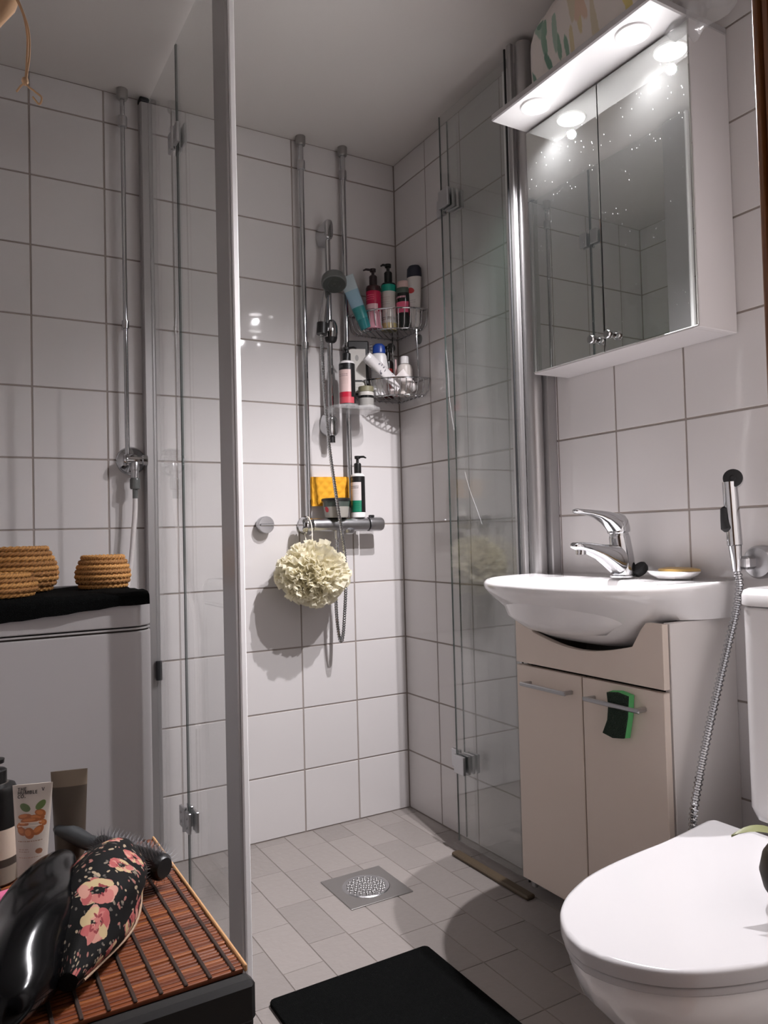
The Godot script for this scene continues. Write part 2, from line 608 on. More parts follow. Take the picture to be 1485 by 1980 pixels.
func shower_screens() -> void:
	var yb := 0.04
	var yt := 2.275
	var L := thing("shower_screen", "open folding glass shower screen with thick aluminium end post beside the washing machine", "shower screen", Vector3(-0.875, 0, 0.35))
	var m := MB.new()
	m.box(Vector3(-0.888, 1.155, 0.017), Vector3(0.026, 2.24, 0.034), 0.004)
	m.tube(PackedVector3Array([Vector3(-0.873, 0.035, 0.024), Vector3(-0.873, 2.275, 0.024)]), 0.009, 14)
	wobj("wall_profile", m, M.alu, L)
	m = MB.new()
	m.box(Vector3(-0.888, 2.281, 0.018), Vector3(0.028, 0.014, 0.034), 0.003)
	wobj("end_cap", m, M.rubber, L)
	m = MB.new()
	m.tube(PackedVector3Array([Vector3(-0.875, 0.555, 0.045), Vector3(-0.875, 0.61, 0.045)]), 0.009, 12)
	wobj("stopper", m, M.rubber, L)
	pane(L, -0.875, yb, yt, 0.03, 0.334)
	pane(L, -0.875, yb, yt, 0.3385, 0.672)
	m = MB.new()
	m.tube(PackedVector3Array([Vector3(-0.875, yb, 0.3362), Vector3(-0.875, yt, 0.3362)]), 0.0022, 8)
	wobj("seal", m, M.rubber, L)
	hinge(L, Vector3(-0.875, 2.02, 0.336))
	hinge(L, Vector3(-0.875, 0.245, 0.336))
	m = MB.new()
	m.box(Vector3(-0.875, 1.155, 0.713), Vector3(0.018, 2.25, 0.088), 0.003)
	wobj("end_post", m, M.alu, L)
	m = MB.new()
	m.box(Vector3(-0.872, 1.155, 0.7605), Vector3(0.013, 2.25, 0.009), 0.002)
	wobj("magnet_strip", m, M.white, L)

	var R := thing("shower_screen", "folding glass shower screen folded back against the right wall behind the wash basin", "shower screen", Vector3(-0.085, 0, 0.58))
	m = MB.new()
	m.box(Vector3(-0.016, 1.155, 0.778), Vector3(0.03, 2.25, 0.042), 0.003)
	wobj("wall_profile", m, M.alu, R)
	m = MB.new()
	m.tube(PackedVector3Array([Vector3(-0.05, 0.03, 0.765), Vector3(-0.05, 2.28, 0.765)]), 0.023, 24)
	wobj("pivot_tube", m, M.alu, R)
	m = MB.new()
	m.box(Vector3(-0.082, 1.155, 0.748), Vector3(0.012, 2.25, 0.016), 0.002)
	wobj("clamp_strip", m, M.alu, R)
	m = MB.new()
	m.tube(PackedVector3Array([Vector3(-0.091, 0.04, 0.737), Vector3(-0.091, 2.27, 0.737)]), 0.003, 8)
	wobj("seal", m, M.rubber, R)
	pane(R, -0.085, yb, yt - 0.03, 0.414, 0.744)
	pane(R, -0.05, yb, yt - 0.03, 0.405, 0.72)
	m = MB.new()
	m.box(Vector3(-0.055, 1.145, 0.712), Vector3(0.014, 2.2, 0.05), 0.003)
	wobj("end_post", m, M.white, R)
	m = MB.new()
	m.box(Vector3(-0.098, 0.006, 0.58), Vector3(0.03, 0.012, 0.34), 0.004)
	wobj("floor_shade_strip", m, std(rgb8(84, 70, 52), 0.6), R)  # added brown strip, its colour stands in for the floor shadow under the glass
	for q in [[Vector3(-0.0885, 1.52, 0.422), Vector3(-0.0885, 1.44, 0.43), Vector3(-0.0885, 1.36, 0.434), Vector3(-0.0885, 1.27, 0.452)], [Vector3(-0.0885, 1.14, 0.5), Vector3(-0.0885, 1.09, 0.52), Vector3(-0.0885, 1.03, 0.552), Vector3(-0.0885, 0.985, 0.575)]]:
		m = MB.new()
		m.tube(spline(q, 6), 0.0007, 6)
		wobj("water_streak", m, M.clear, R)
	for y in [1.98, 0.272]:
		m = MB.new()
		m.tube(PackedVector3Array([Vector3(-0.068, y - 0.032, 0.402), Vector3(-0.068, y + 0.032, 0.402)]), 0.008, 14)
		var h := wobj("hinge", m, M.chrome, R)
		for x in [-0.085, -0.05]:
			m = MB.new()
			m.box(Vector3(x - 0.009, y, 0.44), Vector3(0.009, 0.055, 0.05), 0.0015)
			m.box(Vector3(x + 0.009, y, 0.44), Vector3(0.009, 0.055, 0.05), 0.0015)
			wobj("hinge_plate", m, M.satin, h)
		m = MB.new()
		m.box(Vector3(-0.06, y, 0.376), Vector3(0.012, 0.055, 0.036), 0.002)
		wobj("hinge_plate", m, M.satin, h)

# ------------------------------------------------------------------ washing machine
func washer() -> void:
	var w := thing("washing_machine", "white top-loading washing machine against the back wall left of the glass screen", "washing machine", Vector3(-1.26, 0, 0.31))
	var m := MB.new()
	m.prism(rounded_rect(-1.5, -1.017, 0.03, 0.6, [0.01, 0.01, 0.045, 0.045], 8), 0.012, 0.766, 0.004)
	wobj("body", m, M.enamel, w)
	m = MB.new()
	m.prism(rounded_rect(-1.497, -1.02, 0.033, 0.597, [0.01, 0.01, 0.045, 0.045], 8), 0.764, 0.7725, 0.0)
	wobj("seam", m, M.dark_gap, w)
	m = MB.new()
	m.prism(rounded_rect(-1.499, -1.018, 0.03, 0.599, [0.01, 0.01, 0.045, 0.045], 8), 0.7695, 0.7735, 0.0008)
	wobj("trim_strip", m, M.enamel, w)
	m = MB.new()
	m.prism(rounded_rect(-1.5, -1.017, 0.03, 0.602, [0.01, 0.01, 0.05, 0.05], 8), 0.7765, 0.843, 0.022, 0.003)
	wobj("lid", m, M.enamel, w, 60)
	for p in [[-1.47, 0.06], [-1.05, 0.06], [-1.47, 0.56], [-1.05, 0.56]]:
		m = MB.new()
		m.lathe([Vector2(0, 0), Vector2(0.02, 0), Vector2(0.02, 0.014), Vector2(0, 0.014)], 14, Vector3(p[0], 0, p[1]))
		wobj("foot", m, M.black, w)
	# black cloth draped over the lid
	var c := MB.new()
	var nx := 22
	var nz := 16
	var grid := []
	for i in nx + 1:
		var row := PackedVector3Array()
		var x := lerpf(-1.49, -1.03, float(i) / nx)
		var drop := lerpf(0.043, 0.022, clampf((x + 1.33) / 0.25, 0, 1))
		for j in nz + 1:
			var z := lerpf(0.30, 0.598, float(j) / nz)
			var y := 0.846 + 0.0015 * sin(x * 60.0 + z * 23.0) + 0.001 * sin(z * 71.0)
			row.append(Vector3(x, y, z))
		for j in range(1, 7):
			var t := float(j) / 6
			row.append(Vector3(x, 0.846 - drop * t + 0.001 * sin(x * 90.0), 0.6045 + 0.004 * minf(t * 3.0, 1.0) + 0.0025 * sin(x * 35.0) * t))
		grid.append(row)
	var under := []
	for row in grid:
		var r2 := PackedVector3Array()
		for j in row.size():
			r2.append(row[j] + (Vector3(0, 0.006, 0) if j <= nz else Vector3(0, 0.003 * (1.0 - (j - nz) / 6.0), 0.006)))
		under.append(r2)
	for i in nx:
		for j in range(grid[0].size() - 1):
			c.quad(under[i][j], under[i][j + 1], under[i + 1][j + 1], under[i + 1][j])
			c.quad(grid[i][j], grid[i + 1][j], grid[i + 1][j + 1], grid[i][j + 1])
	for i in nx:
		var e: int = grid[0].size() - 1
		c.quad(grid[i][e], grid[i + 1][e], under[i + 1][e], under[i][e])
		c.quad(grid[i][0], under[i][0], under[i + 1][0], grid[i + 1][0])
	for j in range(grid[0].size() - 1):
		c.quad(grid[nx][j], under[nx][j], under[nx][j + 1], grid[nx][j + 1])
		c.quad(grid[0][j], grid[0][j + 1], under[0][j + 1], under[0][j])
	tag(obj("cloth", c, M.black_cloth, null, 50), "black cloth draped over the top of the washing machine under the baskets", "cloth")
	# woven baskets
	M.straw = std(rgb8(176, 128, 72), 0.75)
	M.straw_dark = std(rgb8(148, 104, 58), 0.8)
	var si := new_img(64, 64, rgb8(222, 214, 204))
	for y in 64:
		for x in 64:
			var t := fposmod((x + y) / 64.0 * 2.0, 1.0)
			var q := 0.62 + 0.34 * sin(t * PI) + (0.3 if t < 0.16 and (x / 16) % 2 == 0 else 0.0)
			si.set_pixel(x, y, Color(minf(q, 1.0), minf(q * 0.99, 1.0), minf(q * 0.95, 1.0)))
	for mm in [M.straw, M.straw_dark]:
		mm.albedo_color = mm.albedo_color * 1.12
		mm.albedo_texture = ImageTexture.create_from_image(si)
		mm.uv1_scale = Vector3(2, 30, 1)
	basket("large round woven seagrass basket at the back left on the washing machine", Vector3(-1.275, 0.853, 0.36), 0.095, 0.102, 9)
	basket("small round woven seagrass basket in front of the large one on the washing machine", Vector3(-1.315, 0.853, 0.53), 0.074, 0.048, 5)
	basket("round woven seagrass basket at the right end of the washing machine, nearest the water hose", Vector3(-1.088, 0.853, 0.40), 0.064, 0.077, 7)

func basket(label: String, at: Vector3, r: float, h: float, n: int) -> void:
	var b := thing("woven_basket", label, "basket", at, 0.0, "woven baskets on the washing machine")
	var rc := h / (2.0 * n) * 1.12
	for k in n:
		var t := (k + 0.5) / n
		var rr := r * (0.80 + 0.22 * sin(PI * pow(t, 0.8)) - 0.06 * t) - rc
		var y := h * t
		var m := MB.new()
		var cnt := 120
		var rings := []
		for i in cnt + 1:
			var a := TAU * i / cnt
			var ring := PackedVector3Array()
			for j in 8:
				var ph := TAU * j / 8
				var tw := 1.0 + 0.2 * cos(2.0 * ph + 30.0 * a + k)
				ring.append(Vector3(cos(a) * (rr + cos(ph) * rc * tw), y + sin(ph) * rc * tw, sin(a) * (rr + cos(ph) * rc * tw)))
			rings.append(ring)
		m.loft(rings, false, false)
		obj("coil", m, M.straw if k % 2 == 0 else M.straw_dark, b, 70)
	var f := MB.new()
	f.lathe([Vector2(0, 0.001), Vector2(r * 0.8, 0.001), Vector2(r * 0.8, 0.004), Vector2(0, 0.004)], 24)
	obj("bottom", f, M.straw_dark, b)
	f = MB.new()
	f.lathe([Vector2(0, h * 0.93), Vector2(r * 0.78, h * 0.93), Vector2(r * 0.78, h * 0.96), Vector2(0, h * 0.98)], 24)
	obj("lid", f, M.straw_dark, b)

# ------------------------------------------------------------------ wash basin
func basin_unit() -> void:
	var u := thing("vanity_unit", "cream two-door vanity cabinet under the wash basin on the right wall", "cabinet", Vector3(-0.111, 0, 1.084))
	var z0 := 0.867
	var z1 := 1.302
	var m := MB.new()
	m.box(Vector3(-0.1, 0.457, z1 - 0.008), Vector3(0.2, 0.636, 0.016), 0.0012)
	m.box(Vector3(-0.1, 0.457, z0 + 0.008), Vector3(0.2, 0.636, 0.016), 0.0012)
	m.box(Vector3(-0.1, 0.148, (z0 + z1) / 2), Vector3(0.198, 0.016, z1 - z0 - 0.034), 0.001)
	m.box(Vector3(-0.007, 0.457, (z0 + z1) / 2), Vector3(0.006, 0.6, z1 - z0 - 0.034), 0.001)
	wobj("carcass", m, M.vanity_side, u)
	m = MB.new()
	m.box(Vector3(-0.19, 0.42, (z0 + z1) / 2), Vector3(0.004, 0.5, z1 - z0 - 0.036), 0.001)
	wobj("shadow_board", m, M.dark_gap, u)
	# apron panel with the cut-out for the bowl (drawn in z and y, thick in x)
	var pts := PackedVector2Array([Vector2(z0, 0.6485), Vector2(z1, 0.6485), Vector2(z1, 0.7745), Vector2(1.262, 0.7745), Vector2(1.249, 0.760), Vector2(1.226, 0.724)])
	for k in range(1, 12):
		var t := float(k) / 12
		pts.append(Vector2(lerpf(1.226, 0.93, t), 0.724 - 0.024 * sin(PI * t)))
	pts.append_array([Vector2(0.93, 0.724), Vector2(0.895, 0.76), Vector2(0.885, 0.7745), Vector2(z0, 0.7745)])
	m = MB.new()
	m.T = Transform3D(Basis(Vector3(0, 0, 1), Vector3(-1, 0, 0), Vector3(0, 1, 0)), Vector3(-0.205, 0, 0))
	m.prism(pts, 0.0, 0.017, 0.0015)
	wobj("apron", m, M.vanity, u)
	for k in 2:
		var a := z0 + 0.0005 if k == 0 else 1.0845
		var b := 1.0815 if k == 0 else z1 - 0.0005
		m = MB.new()
		m.box(Vector3(-0.2135, 0.3885, (a + b) / 2), Vector3(0.017, 0.507, b - a), 0.0015)
		var d := wobj("door", m, M.vanity, u)
		m = MB.new()
		var h0 := 0.908 if k == 0 else 1.111
		var h1 := 1.059 if k == 0 else 1.262
		m.box(Vector3(-0.247, 0.604, (h0 + h1) / 2), Vector3(0.007, 0.009, h1 - h0), 0.002)
		for z in [h0 + 0.008, h1 - 0.008]:
			m.box(Vector3(-0.235, 0.604, z), Vector3(0.028, 0.009, 0.009), 0.002)
		wobj("handle", m, M.satin, d)
	for p in [[-0.15, z0 + 0.1], [-0.15, z1 - 0.05], [-0.03, z0 + 0.1], [-0.03, z1 - 0.05]]:
		m = MB.new()
		m.tube(PackedVector3Array([Vector3(p[0], 0, p[1]), Vector3(p[0], 0.142, p[1])]), 0.016, 16)
		wobj("leg", m, M.black, u)
	# the basin
	var bs := thing("wash_basin", "white porcelain wash basin with curved bowl front set on the cream cabinet", "wash basin", Vector3(-0.18, 0.776, 1.05))
	var rim := PackedVector2Array()
	var zl := 0.772
	var zr := 1.322
	var zc := (zl + zr) / 2
	var nf := 44
	for k in nf + 1:
		var t := PI * k / nf
		var c := cos(t)
		var s := sin(t)
		var z := zc - (zr - zl) / 2 * signf(c) * pow(absf(c), 2.0 / 2.5)
		var x := -0.085 - 0.268 * pow(absf(s), 2.0 / 2.5)
		rim.append(Vector2(x, z))
	rim.append(Vector2(-0.02, zr)); rim.append(Vector2(-0.002, zr - 0.004))
	for k in range(1, 12): rim.append(Vector2(-0.002, lerpf(zr - 0.004, zl + 0.004, k / 12.0)))
	rim.append(Vector2(-0.002, zl + 0.004)); rim.append(Vector2(-0.02, zl))
	var ring := func(y: float, front: float, back: float) -> PackedVector3Array:
		var out := PackedVector3Array()
		for p in rim:
			var w := clampf((-p.x - 0.06) / 0.17, 0.0, 1.0)
			w = w * w * (3.0 - 2.0 * w)
			var zz := lerpf(p.y, zc + 0.01, lerpf(back * 0.6, front * 0.72, w))
			var xx := p.x
			if p.x < -0.10: xx = lerpf(p.x, -0.10, lerpf(back, front, w))
			elif back > 0.3: xx = lerpf(p.x, -0.10, 0.8)
			elif p.x > -0.01 and y > 0.849: xx = p.x - 0.002
			out.append(Vector3(xx, y, zz))
		return out
	var inner := func(y: float, k: float) -> PackedVector3Array:
		var out := PackedVector3Array()
		for p in rim:
			var a := atan2(p.y - 1.05, p.x + 0.19)
			out.append(Vector3(-0.222 + cos(a) * 0.118 * k, y, 1.05 + sin(a) * 0.205 * k))
		return out
	var rings := [inner.call(0.738, 0.25), inner.call(0.742, 0.6), inner.call(0.77, 0.85), inner.call(0.825, 0.97), inner.call(0.843, 1.02), inner.call(0.8465, 1.08),
		ring.call(0.8505, 0.05, 0.02), ring.call(0.849, 0.02, 0.006), ring.call(0.8445, 0.0, 0.0), ring.call(0.838, -0.008, 0.0), ring.call(0.831, -0.004, 0.0), ring.call(0.822, 0.02, 0.003),
		ring.call(0.808, 0.075, 0.006), ring.call(0.793, 0.14, 0.01), ring.call(0.7768, 0.215, 0.014), ring.call(0.7762, 0.218, 0.55), ring.call(0.76, 0.295, 0.56), ring.call(0.742, 0.385, 0.57), ring.call(0.726, 0.48, 0.6), ring.call(0.714, 0.59, 0.68), ring.call(0.706, 0.72, 0.78), ring.call(0.703, 0.86, 0.88)]
	m = MB.new()
	m.loft(rings, true, true)
	wobj("bowl", m, M.porcelain, bs, 55)
	m = MB.new()
	m.lathe([Vector2(0, 0.7385), Vector2(0.024, 0.7385), Vector2(0.022, 0.742), Vector2(0, 0.743)], 20, Vector3(-0.222, 0, 1.05))
	wobj("drain", m, M.chrome, bs)
	faucet()
	# black plug lying on the ledge
	m = MB.new()
	m.T = Transform3D(Basis.from_euler(Vector3(-0.5, 0.4, 0.55)), Vector3(-0.045, 0.868, 1.098))
	m.lathe([Vector2(0, -0.009), Vector2(0.016, -0.009), Vector2(0.019, -0.004), Vector2(0.019, 0.006), Vector2(0.016, 0.009), Vector2(0, 0.009)], 20)
	var pl := thing("drain_plug", "small black rubber plug leaning behind the basin faucet", "plug", Vector3(-0.045, 0.851, 1.098))
	wobj("stopper", m, M.rubber, pl)
	m = MB.new()
	m.tube(arc(Vector3(-0.058, 0.862, 1.088), 0.008, 0, 360, 14, Vector3(0.5, 0, -0.86), Vector3.UP), 0.0016, 6)
	wobj("ring", m, M.chrome, pl)
	# soap dish with soap
	var sd := thing("soap_dish", "shallow white ceramic soap dish on the basin ledge right of the faucet", "soap dish", Vector3(-0.045, 0.851, 1.19))
	m = MB.new()
	m.T = Transform3D(Basis.from_scale(Vector3(0.62, 1, 1)), Vector3.ZERO)
	m.lathe([Vector2(0, 0), Vector2(0.042, 0), Vector2(0.058, 0.009), Vector2(0.064, 0.015), Vector2(0.062, 0.0165), Vector2(0.054, 0.010), Vector2(0.04, 0.005), Vector2(0, 0.005)], 36)
	obj("dish", m, M.porcelain, sd)
	m = MB.new()
	m.T = Transform3D(Basis(Vector3.UP, 0.0).scaled(Vector3(0.6, 1, 1)), Vector3(-0.042, 0.863, 1.202))
	m.lathe([Vector2(0, 0), Vector2(0.034, 0), Vector2(0.048, 0.003), Vector2(0.051, 0.006), Vector2(0.048, 0.009), Vector2(0.034, 0.0115), Vector2(0, 0.012)], 32)
	tag(obj("soap_bar", m, std(rgb8(196, 160, 92), 0.35)), "flat yellow bar of soap lying on the white soap dish", "soap")
	# sponge clamped behind the right-hand door handle
	var sp := thing("scouring_sponge", "green sponge with dark scouring pad tucked behind the cabinet door handle", "sponge", Vector3(-0.232, 0.585, 1.2))
	var face := func(x: float, grow: float) -> PackedVector3Array:
		var o := PackedVector3Array()
		for q in [[0.541, 1.158], [0.536, 1.185], [0.541, 1.214], [0.585, 1.224], [0.627, 1.228], [0.631, 1.2], [0.627, 1.173], [0.6, 1.176], [0.57, 1.172]]:
			o.append(Vector3(x, lerpf(0.585, q[0], grow), lerpf(1.196, q[1], grow)))
		return o
	m = MB.new()
	m.loft([face.call(-0.2425, 0.97), face.call(-0.2415, 1.0), face.call(-0.2375, 1.0)])
	var pad := std(rgb8(24, 44, 30), 0.95)
	wobj("scouring_pad", bump_mb(m), bumpy(pad, noise_tex(0.15, 128, true, 8.0), 14.0, 1.0), sp, 30)
	m = MB.new()
	m.loft([face.call(-0.2375, 1.0), face.call(-0.2232, 1.03)])
	wobj("foam", m, std(rgb8(92, 176, 108), 0.95), sp, 30)

func bump_mb(m: MB) -> MB:
	return m

func faucet() -> void:
	var f := thing("basin_faucet", "chrome single-lever mixer faucet on the wash basin", "faucet", Vector3(-0.07, 0.851, 1.072))
	var z := 1.072
	var m := MB.new()
	m.lathe([Vector2(0, 0.851), Vector2(0.029, 0.851), Vector2(0.03, 0.8545), Vector2(0.027, 0.857), Vector2(0, 0.857)], 28, Vector3(-0.07, 0, z))
	wobj("base_ring", m, M.chrome, f)
	# body leaning slightly to the bowl
	m = MB.new()
	m.sweep(PackedVector3Array([Vector3(-0.068, 0.855, z), Vector3(-0.069, 0.87, z), Vector3(-0.071, 0.895, z), Vector3(-0.075, 0.92, z), Vector3(-0.079, 0.942, z), Vector3(-0.08, 0.948, z)]),
		[Vector2(0.0265, 0.0275), Vector2(0.026, 0.027), Vector2(0.025, 0.026), Vector2(0.024, 0.025), Vector2(0.0235, 0.0235), Vector2(0.022, 0.022)], Vector3.LEFT, 28)
	# spout
	m.sweep(PackedVector3Array([Vector3(-0.066, 0.888, z), Vector3(-0.09, 0.892, z), Vector3(-0.115, 0.902, z), Vector3(-0.145, 0.912, z), Vector3(-0.178, 0.9205, z), Vector3(-0.205, 0.9255, z), Vector3(-0.219, 0.927, z), Vector3(-0.225, 0.9265, z)]),
		[Vector2(0.024, 0.036), Vector2(0.0235, 0.034), Vector2(0.0215, 0.0255), Vector2(0.02, 0.0175), Vector2(0.0185, 0.0125), Vector2(0.0165, 0.0095), Vector2(0.0135, 0.007), Vector2(0.008, 0.003)], Vector3.UP, 28, 2.7)
	wobj("body", m, M.chrome, f, 55)
	m = MB.new()
	m.lathe([Vector2(0, 0.907), Vector2(0.0115, 0.907), Vector2(0.0115, 0.918), Vector2(0, 0.918)], 20, Vector3(-0.2, 0, z))
	wobj("aerator", m, M.chrome, f)
	# collar and lever
	m = MB.new()
	m.T = axis_T(Vector3(-0.079, 0.944, z), Vector3(-0.1, 1, 0))
	m.lathe([Vector2(0.021, -0.004), Vector2(0.021, 0.009), Vector2(0.025, 0.0095), Vector2(0.0258, 0.013), Vector2(0.0255, 0.022), Vector2(0.0235, 0.035), Vector2(0.0175, 0.047), Vector2(0.008, 0.053), Vector2(0, 0.0535)], 30)
	var lv := wobj("lever_dome", m, M.chrome, f)
	m = MB.new()
	m.sweep(PackedVector3Array([Vector3(-0.084, 0.968, z), Vector3(-0.1, 0.979, z), Vector3(-0.12, 0.988, z), Vector3(-0.145, 0.995, z), Vector3(-0.172, 0.9995, z), Vector3(-0.198, 1.002, z), Vector3(-0.211, 1.0035, z), Vector3(-0.217, 1.004, z)]),
		[Vector2(0.0235, 0.025), Vector2(0.0225, 0.0205), Vector2(0.0205, 0.0145), Vector2(0.0175, 0.0095), Vector2(0.015, 0.0068), Vector2(0.013, 0.0058), Vector2(0.0115, 0.0052), Vector2(0.006, 0.0025)], Vector3.UP, 24, 2.5)
	wobj("lever", m, M.chrome, f, 55)
	m = MB.new()
	m.T = axis_T(Vector3(-0.0985, 0.947, z), Vector3(-1, 0, 0))
	m.lathe([Vector2(0, 0.0), Vector2(0.004, 0.0), Vector2(0.004, 0.003), Vector2(0, 0.0035)], 12)
	wobj("button", m, M.satin, f)

# ------------------------------------------------------------------ mirror cabinet and lamps
func mirror_cabinet() -> void:
	var c := thing("mirror_cabinet", "white wall cabinet with two mirrored doors above the wash basin", "mirror cabinet", Vector3(-0.06, 1.358, 1.09))
	var z0 := 0.848
	var z1 := 1.335
	var yb := 1.358
	var yt := 1.985
	var m := MB.new()
	m.box(Vector3(-0.06, yb + 0.0085, (z0 + z1) / 2), Vector3(0.1172, 0.016, z1 - z0 - 0.033), 0.0005)
	m.box(Vector3(-0.06, (yb + yt) / 2, z0 + 0.008), Vector3(0.118, yt - yb, 0.016), 0.0015)
	m.box(Vector3(-0.06, (yb + yt) / 2, z1 - 0.008), Vector3(0.118, yt - yb, 0.016), 0.0015)
	m.box(Vector3(-0.06, (yb + yt) / 2, (z0 + z1) / 2), Vector3(0.006, yt - yb - 0.02, z1 - z0 - 0.02), 0.001)
	wobj("carcass", m, M.cabinet, c)
	# mirrored doors with water spots
	var im := Image.create(512, 512, false, Image.FORMAT_RGB8)
	im.fill(Color(0, 0.012, 0.995))
	var r2 := RandomNumberGenerator.new()
	r2.seed = 5
	for k in 150:
		var q := r2.randf_range(0.3, 1.1)
		fill_ellipse(im, r2.randf() * 512, r2.randf() * 512, q, q, 0, Color(0, 0.35, 0.75))
	var mm := ORMMaterial3D.new()
	mm.albedo_color = Color(0.86, 0.87, 0.86)
	mm.orm_texture = ImageTexture.create_from_image(im)
	mm.uv1_triplanar = false
	for k in 2:
		var a := z0 + 0.001 if k == 0 else 1.0915
		var b := 1.0885 if k == 0 else z1 - 0.001
		m = MB.new()
		m.box(Vector3(-0.1215, (yb + 0.003 + 1.977) / 2, (a + b) / 2), Vector3(0.004, 1.977 - yb - 0.003, b - a), 0.0012)
		wobj("mirror_door", m, mm, c)
		m = MB.new()
		var zk := 1.0655 if k == 0 else 1.1145
		m.T = axis_T(Vector3(-0.1235, 1.394, zk), Vector3(-1, 0, 0))
		m.lathe([Vector2(0, 0), Vector2(0.006, 0), Vector2(0.006, 0.007), Vector2(0.0095, 0.009), Vector2(0.0105, 0.013), Vector2(0.0105, 0.019), Vector2(0.0085, 0.0215), Vector2(0, 0.022)], 18)
		wobj("knob", m, M.chrome, c)
	# light shelf with two round lamps
	m = MB.new()
	m.box(Vector3(-0.117, 1.99, (z0 + z1) / 2), Vector3(0.232, 0.018, z1 - z0 + 0.004), 0.003)
	wobj("light_shelf", m, std(rgb8(168, 165, 165), 0.5), c)
	for z in [0.952, 1.249]:
		var lp := thing("spotlight", "glowing round recessed spotlight in the light shelf above the %s mirror door" % ("left" if z < 1.0 else "right"), "lamp", Vector3(-0.181, 1.981, z), 0.0, "spotlights over the mirror")
		m = MB.new()
		m.lathe([Vector2(0.031, -0.002), Vector2(0.033, -0.004), Vector2(0.035, -0.003), Vector2(0.036, 0.0)], 32)
		obj("ring", m, M.white, lp)
		m = MB.new()
		m.lathe([Vector2(0, -0.0035), Vector2(0.024, -0.003), Vector2(0.031, -0.0015), Vector2(0.031, 0.0), Vector2(0, 0.0)], 32)
		var em := std(Color(1, 1, 1), 0.4)
		em.emission_enabled = true
		em.emission = Color(1.0, 0.97, 0.98)
		em.emission_energy_multiplier = 9.0
		obj("lens", m, em, lp)
		var al := SpotLight3D.new()
		al.name = "lamp_light"
		al.spot_angle = 79.0
		al.spot_angle_attenuation = 1.0
		al.spot_range = 6.0
		al.spot_attenuation = 2.0
		al.light_size = 0.01
		al.light_color = LAMP_COLOR
		al.light_energy = LAMP
		al.shadow_enabled = true
		al.rotation_degrees.x = -90
		al.position.y = -0.041
		lp.add_child(al)

const LAMP := 1.6
const LAMP_COLOR := Color(1.0, 0.985, 1.0)

